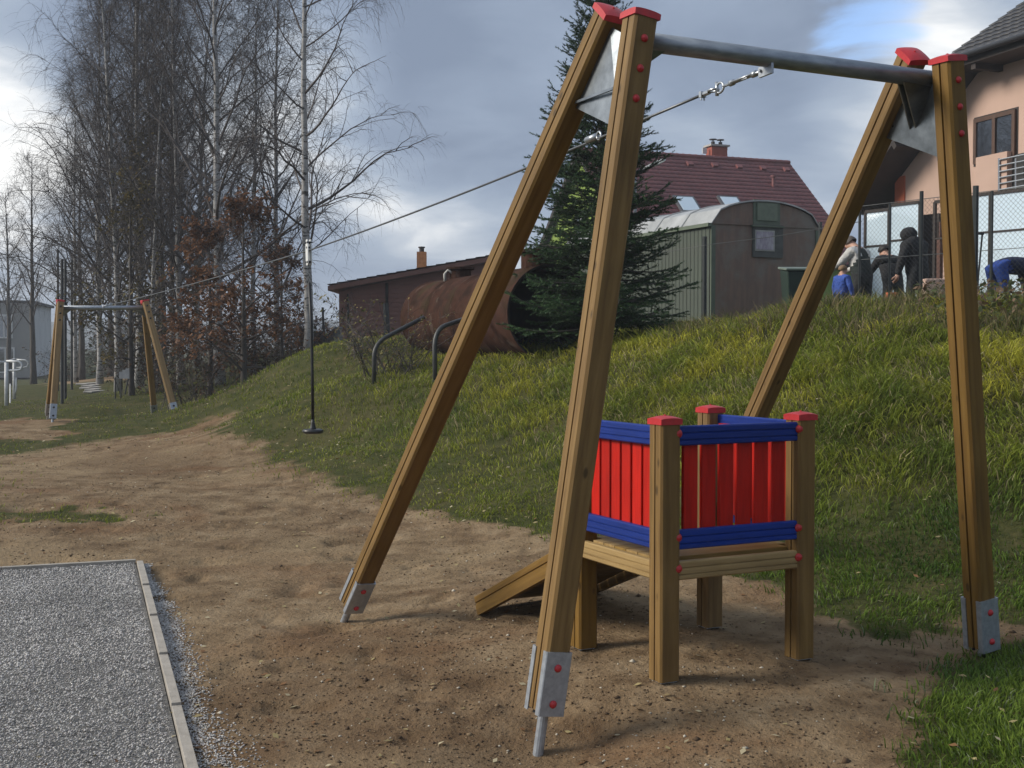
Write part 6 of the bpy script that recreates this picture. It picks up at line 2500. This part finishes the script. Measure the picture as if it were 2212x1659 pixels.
# street lamp showing through the spruce
lp = at(1372, 372, 42.0)
g_ = float(base_z(lp[0], lp[1]))
lamp = empty('street_lamp', (lp[0], lp[1], g_), 'street lamp with pale head behind the spruce', 'street lamp')
MB().tube([(lp[0], lp[1], g_ - .2), (lp[0], lp[1], lp[2] - .1), lp], [.07, .05, .045], 10).build('pole', GALV, lamp, smooth=True)
MB().tube([lp, at(1392, 364, 42.0)], .03, 8).build('arm', GALV, lamp)
l0, l1 = at(1388, 368, 42), at(1438, 345, 42)
ld = (l1 - l0)
Ml = frame(l0, ld, ZZ)
mb = MB()
L_ = float(np.linalg.norm(ld))
V = []
for (z_, w1, h1) in ((0, .06, .05), (.15, .10, .08), (L_ * .6, .15, .10), (L_ * .9, .13, .08), (L_, .06, .04)):
    V += [(-h1 * .5, -w1, z_), (-h1 * .5, w1, z_), (h1, w1 * .6, z_), (h1, -w1 * .6, z_)]
F = [(3, 2, 1, 0), (16, 17, 18, 19)]
for i in range(4):
    for j in range(4):
        F.append((4 * i + j, 4 * i + (j + 1) % 4, 4 * i + 4 + (j + 1) % 4, 4 * i + 4 + j))
mb.add(V, F)
mb.build('lamp_head', simple_mat('pale_lamp', (.62, .64, .60), rough=.4), lamp, M=Ml, bevel=.01)

# cold frame and barrel left of the shed
cf = at(690, 735, 40.0)
g_ = float(base_z(cf[0], cf[1]))
cold = empty('cold_frame', (cf[0], cf[1], g_), 'low garden frame with a pale sloping lid left of the shed', 'garden frame')
x0, x1 = at(655, 720, 40)[0], at(712, 720, 40)[0]
zt0, zt1 = at(655, 708, 40)[2], at(712, 722, 40)[2]
mb = MB()
mb.add([(x0, 39.4, g_ - .2), (x1, 39.4, g_ - .2), (x1, 39.4, zt1), (x0, 39.4, zt0), (x0, 41, g_ - .2), (x1, 41, g_ - .2), (x1, 41, zt1 + .25), (x0, 41, zt0 + .25)],
       [(0, 1, 2, 3), (1, 5, 6, 2), (5, 4, 7, 6), (4, 0, 3, 7)])
mb.build('frame_box', DARKWOOD, cold)
mb = MB()
quad_slab(mb, ((x0 - .05, 39.35, zt0), (x1 + .05, 39.35, zt1), (x1 + .05, 41.05, zt1 + .27), (x0 - .05, 41.05, zt0 + .27)), ZZ, .03)
mb.build('lid', simple_mat('pale_lid', (.5, .5, .49), rough=.3), cold)
br_ = at(722, 735, 42.0)
g_ = float(base_z(br_[0], br_[1]))
zt = at(722, 706, 42.0)[2]
brl = MB().lathe([(.26, g_ - .1), (.28, g_ + .1), (.29, (g_ + zt) / 2), (.28, zt - .06), (.29, zt - .05), (.29, zt), (.25, zt)], 18, M=Matrix.Translation((br_[0], br_[1], 0))).build('rain_barrel', simple_mat('grey_barrel', (.20, .22, .22), (.15, .165, .165), rough=.5), None, smooth=True)
tag(brl, 'grey rain barrel standing at the left corner of the shed', 'barrel')

# ------------------------------------------------------------------ rough weeds along the crest
n = 60000
u_ = rg.random(n)
y = 11.3 + 9.5 * rg.random(n) ** 1.2
x = (.06 + .42 * u_ ** .8) * y
bz = base_z(x, y)
ok = (bz > 1.55) & (rg.random(n) < smoothstep(1.55, 1.88, bz) * (.15 + 1.0 * smoothstep(.35, .62, fbm(x, y, 1.0, 2, 3))))
x, y, bz = x[ok], y[ok], bz[ok]
n = len(x)
P = np.stack([x, y, ground_z(x, y, False) - .01], 1)
h = (.10 + .28 * rg.random(n) ** 1.6) * (.5 + .8 * fbm(x, y, 1.4, 3, 3))
col = np.where(rg.random((n, 1)) < .45, np.array([.20, .16, .085]), np.array([.10, .115, .035])) * (.6 + .7 * rg.random((n, 1)))
tag(inst('weeds', blades(P, h, .006 + .0006 * y * rg.random(n), rg.random(n) * 6.28, .2 + .6 * rg.random(n), col, 'weeds', GRASS_M), Matrix.Identity(4)), 'rough dry weeds along the top of the bank', 'weeds', kind='stuff')
n = 1500
y = 12.0 + 3.2 * rg.random(n)
x = (.33 + .11 * rg.random(n)) * y
P = np.stack([x, y, base_z(x, y) + .05 + .28 * rg.random(n) ** 1.3], 1)
ok = (fbm(x, y, 1.3, 4, 3) > .46) & (base_z(x, y) > 1.75)
P = P[ok]
n = len(P)
col = np.where(rg.random((n, 1)) < .5, np.array([.15, .10, .06]), np.array([.085, .10, .04])) * (.6 + .7 * rg.random((n, 1)))
tag(inst('dock_leaves', leaf_quads(P, .018 + .028 * rg.random(n), col, 'dock_leaves', FOLIAGE_M, 1.0), Matrix.Identity(4)), 'withered broad weed leaves at the top of the bank', 'weeds', kind='stuff')
# ------------------------------------------------------------------ thin autumn haze
mb = MB()
mb.box((0, 560, 13.0), (2700, 2900, 36.0))
hz_m = bpy.data.materials.new('thin_haze')
hz_m.use_nodes = True
ht = hz_m.node_tree
ht.nodes.clear()
ho = ht.nodes.new('ShaderNodeOutputMaterial')
hv = ht.nodes.new('ShaderNodeVolumePrincipled')
hv.inputs['Color'].default_value = (.80, .86, .95, 1)
hv.inputs['Density'].default_value = 0.0011
hv.inputs['Anisotropy'].default_value = 0.2
ht.links.new(hv.outputs[0], ho.inputs['Volume'])
tag(mb.build('haze', hz_m), 'thin pale autumn haze over the whole place', 'haze', kind='stuff')
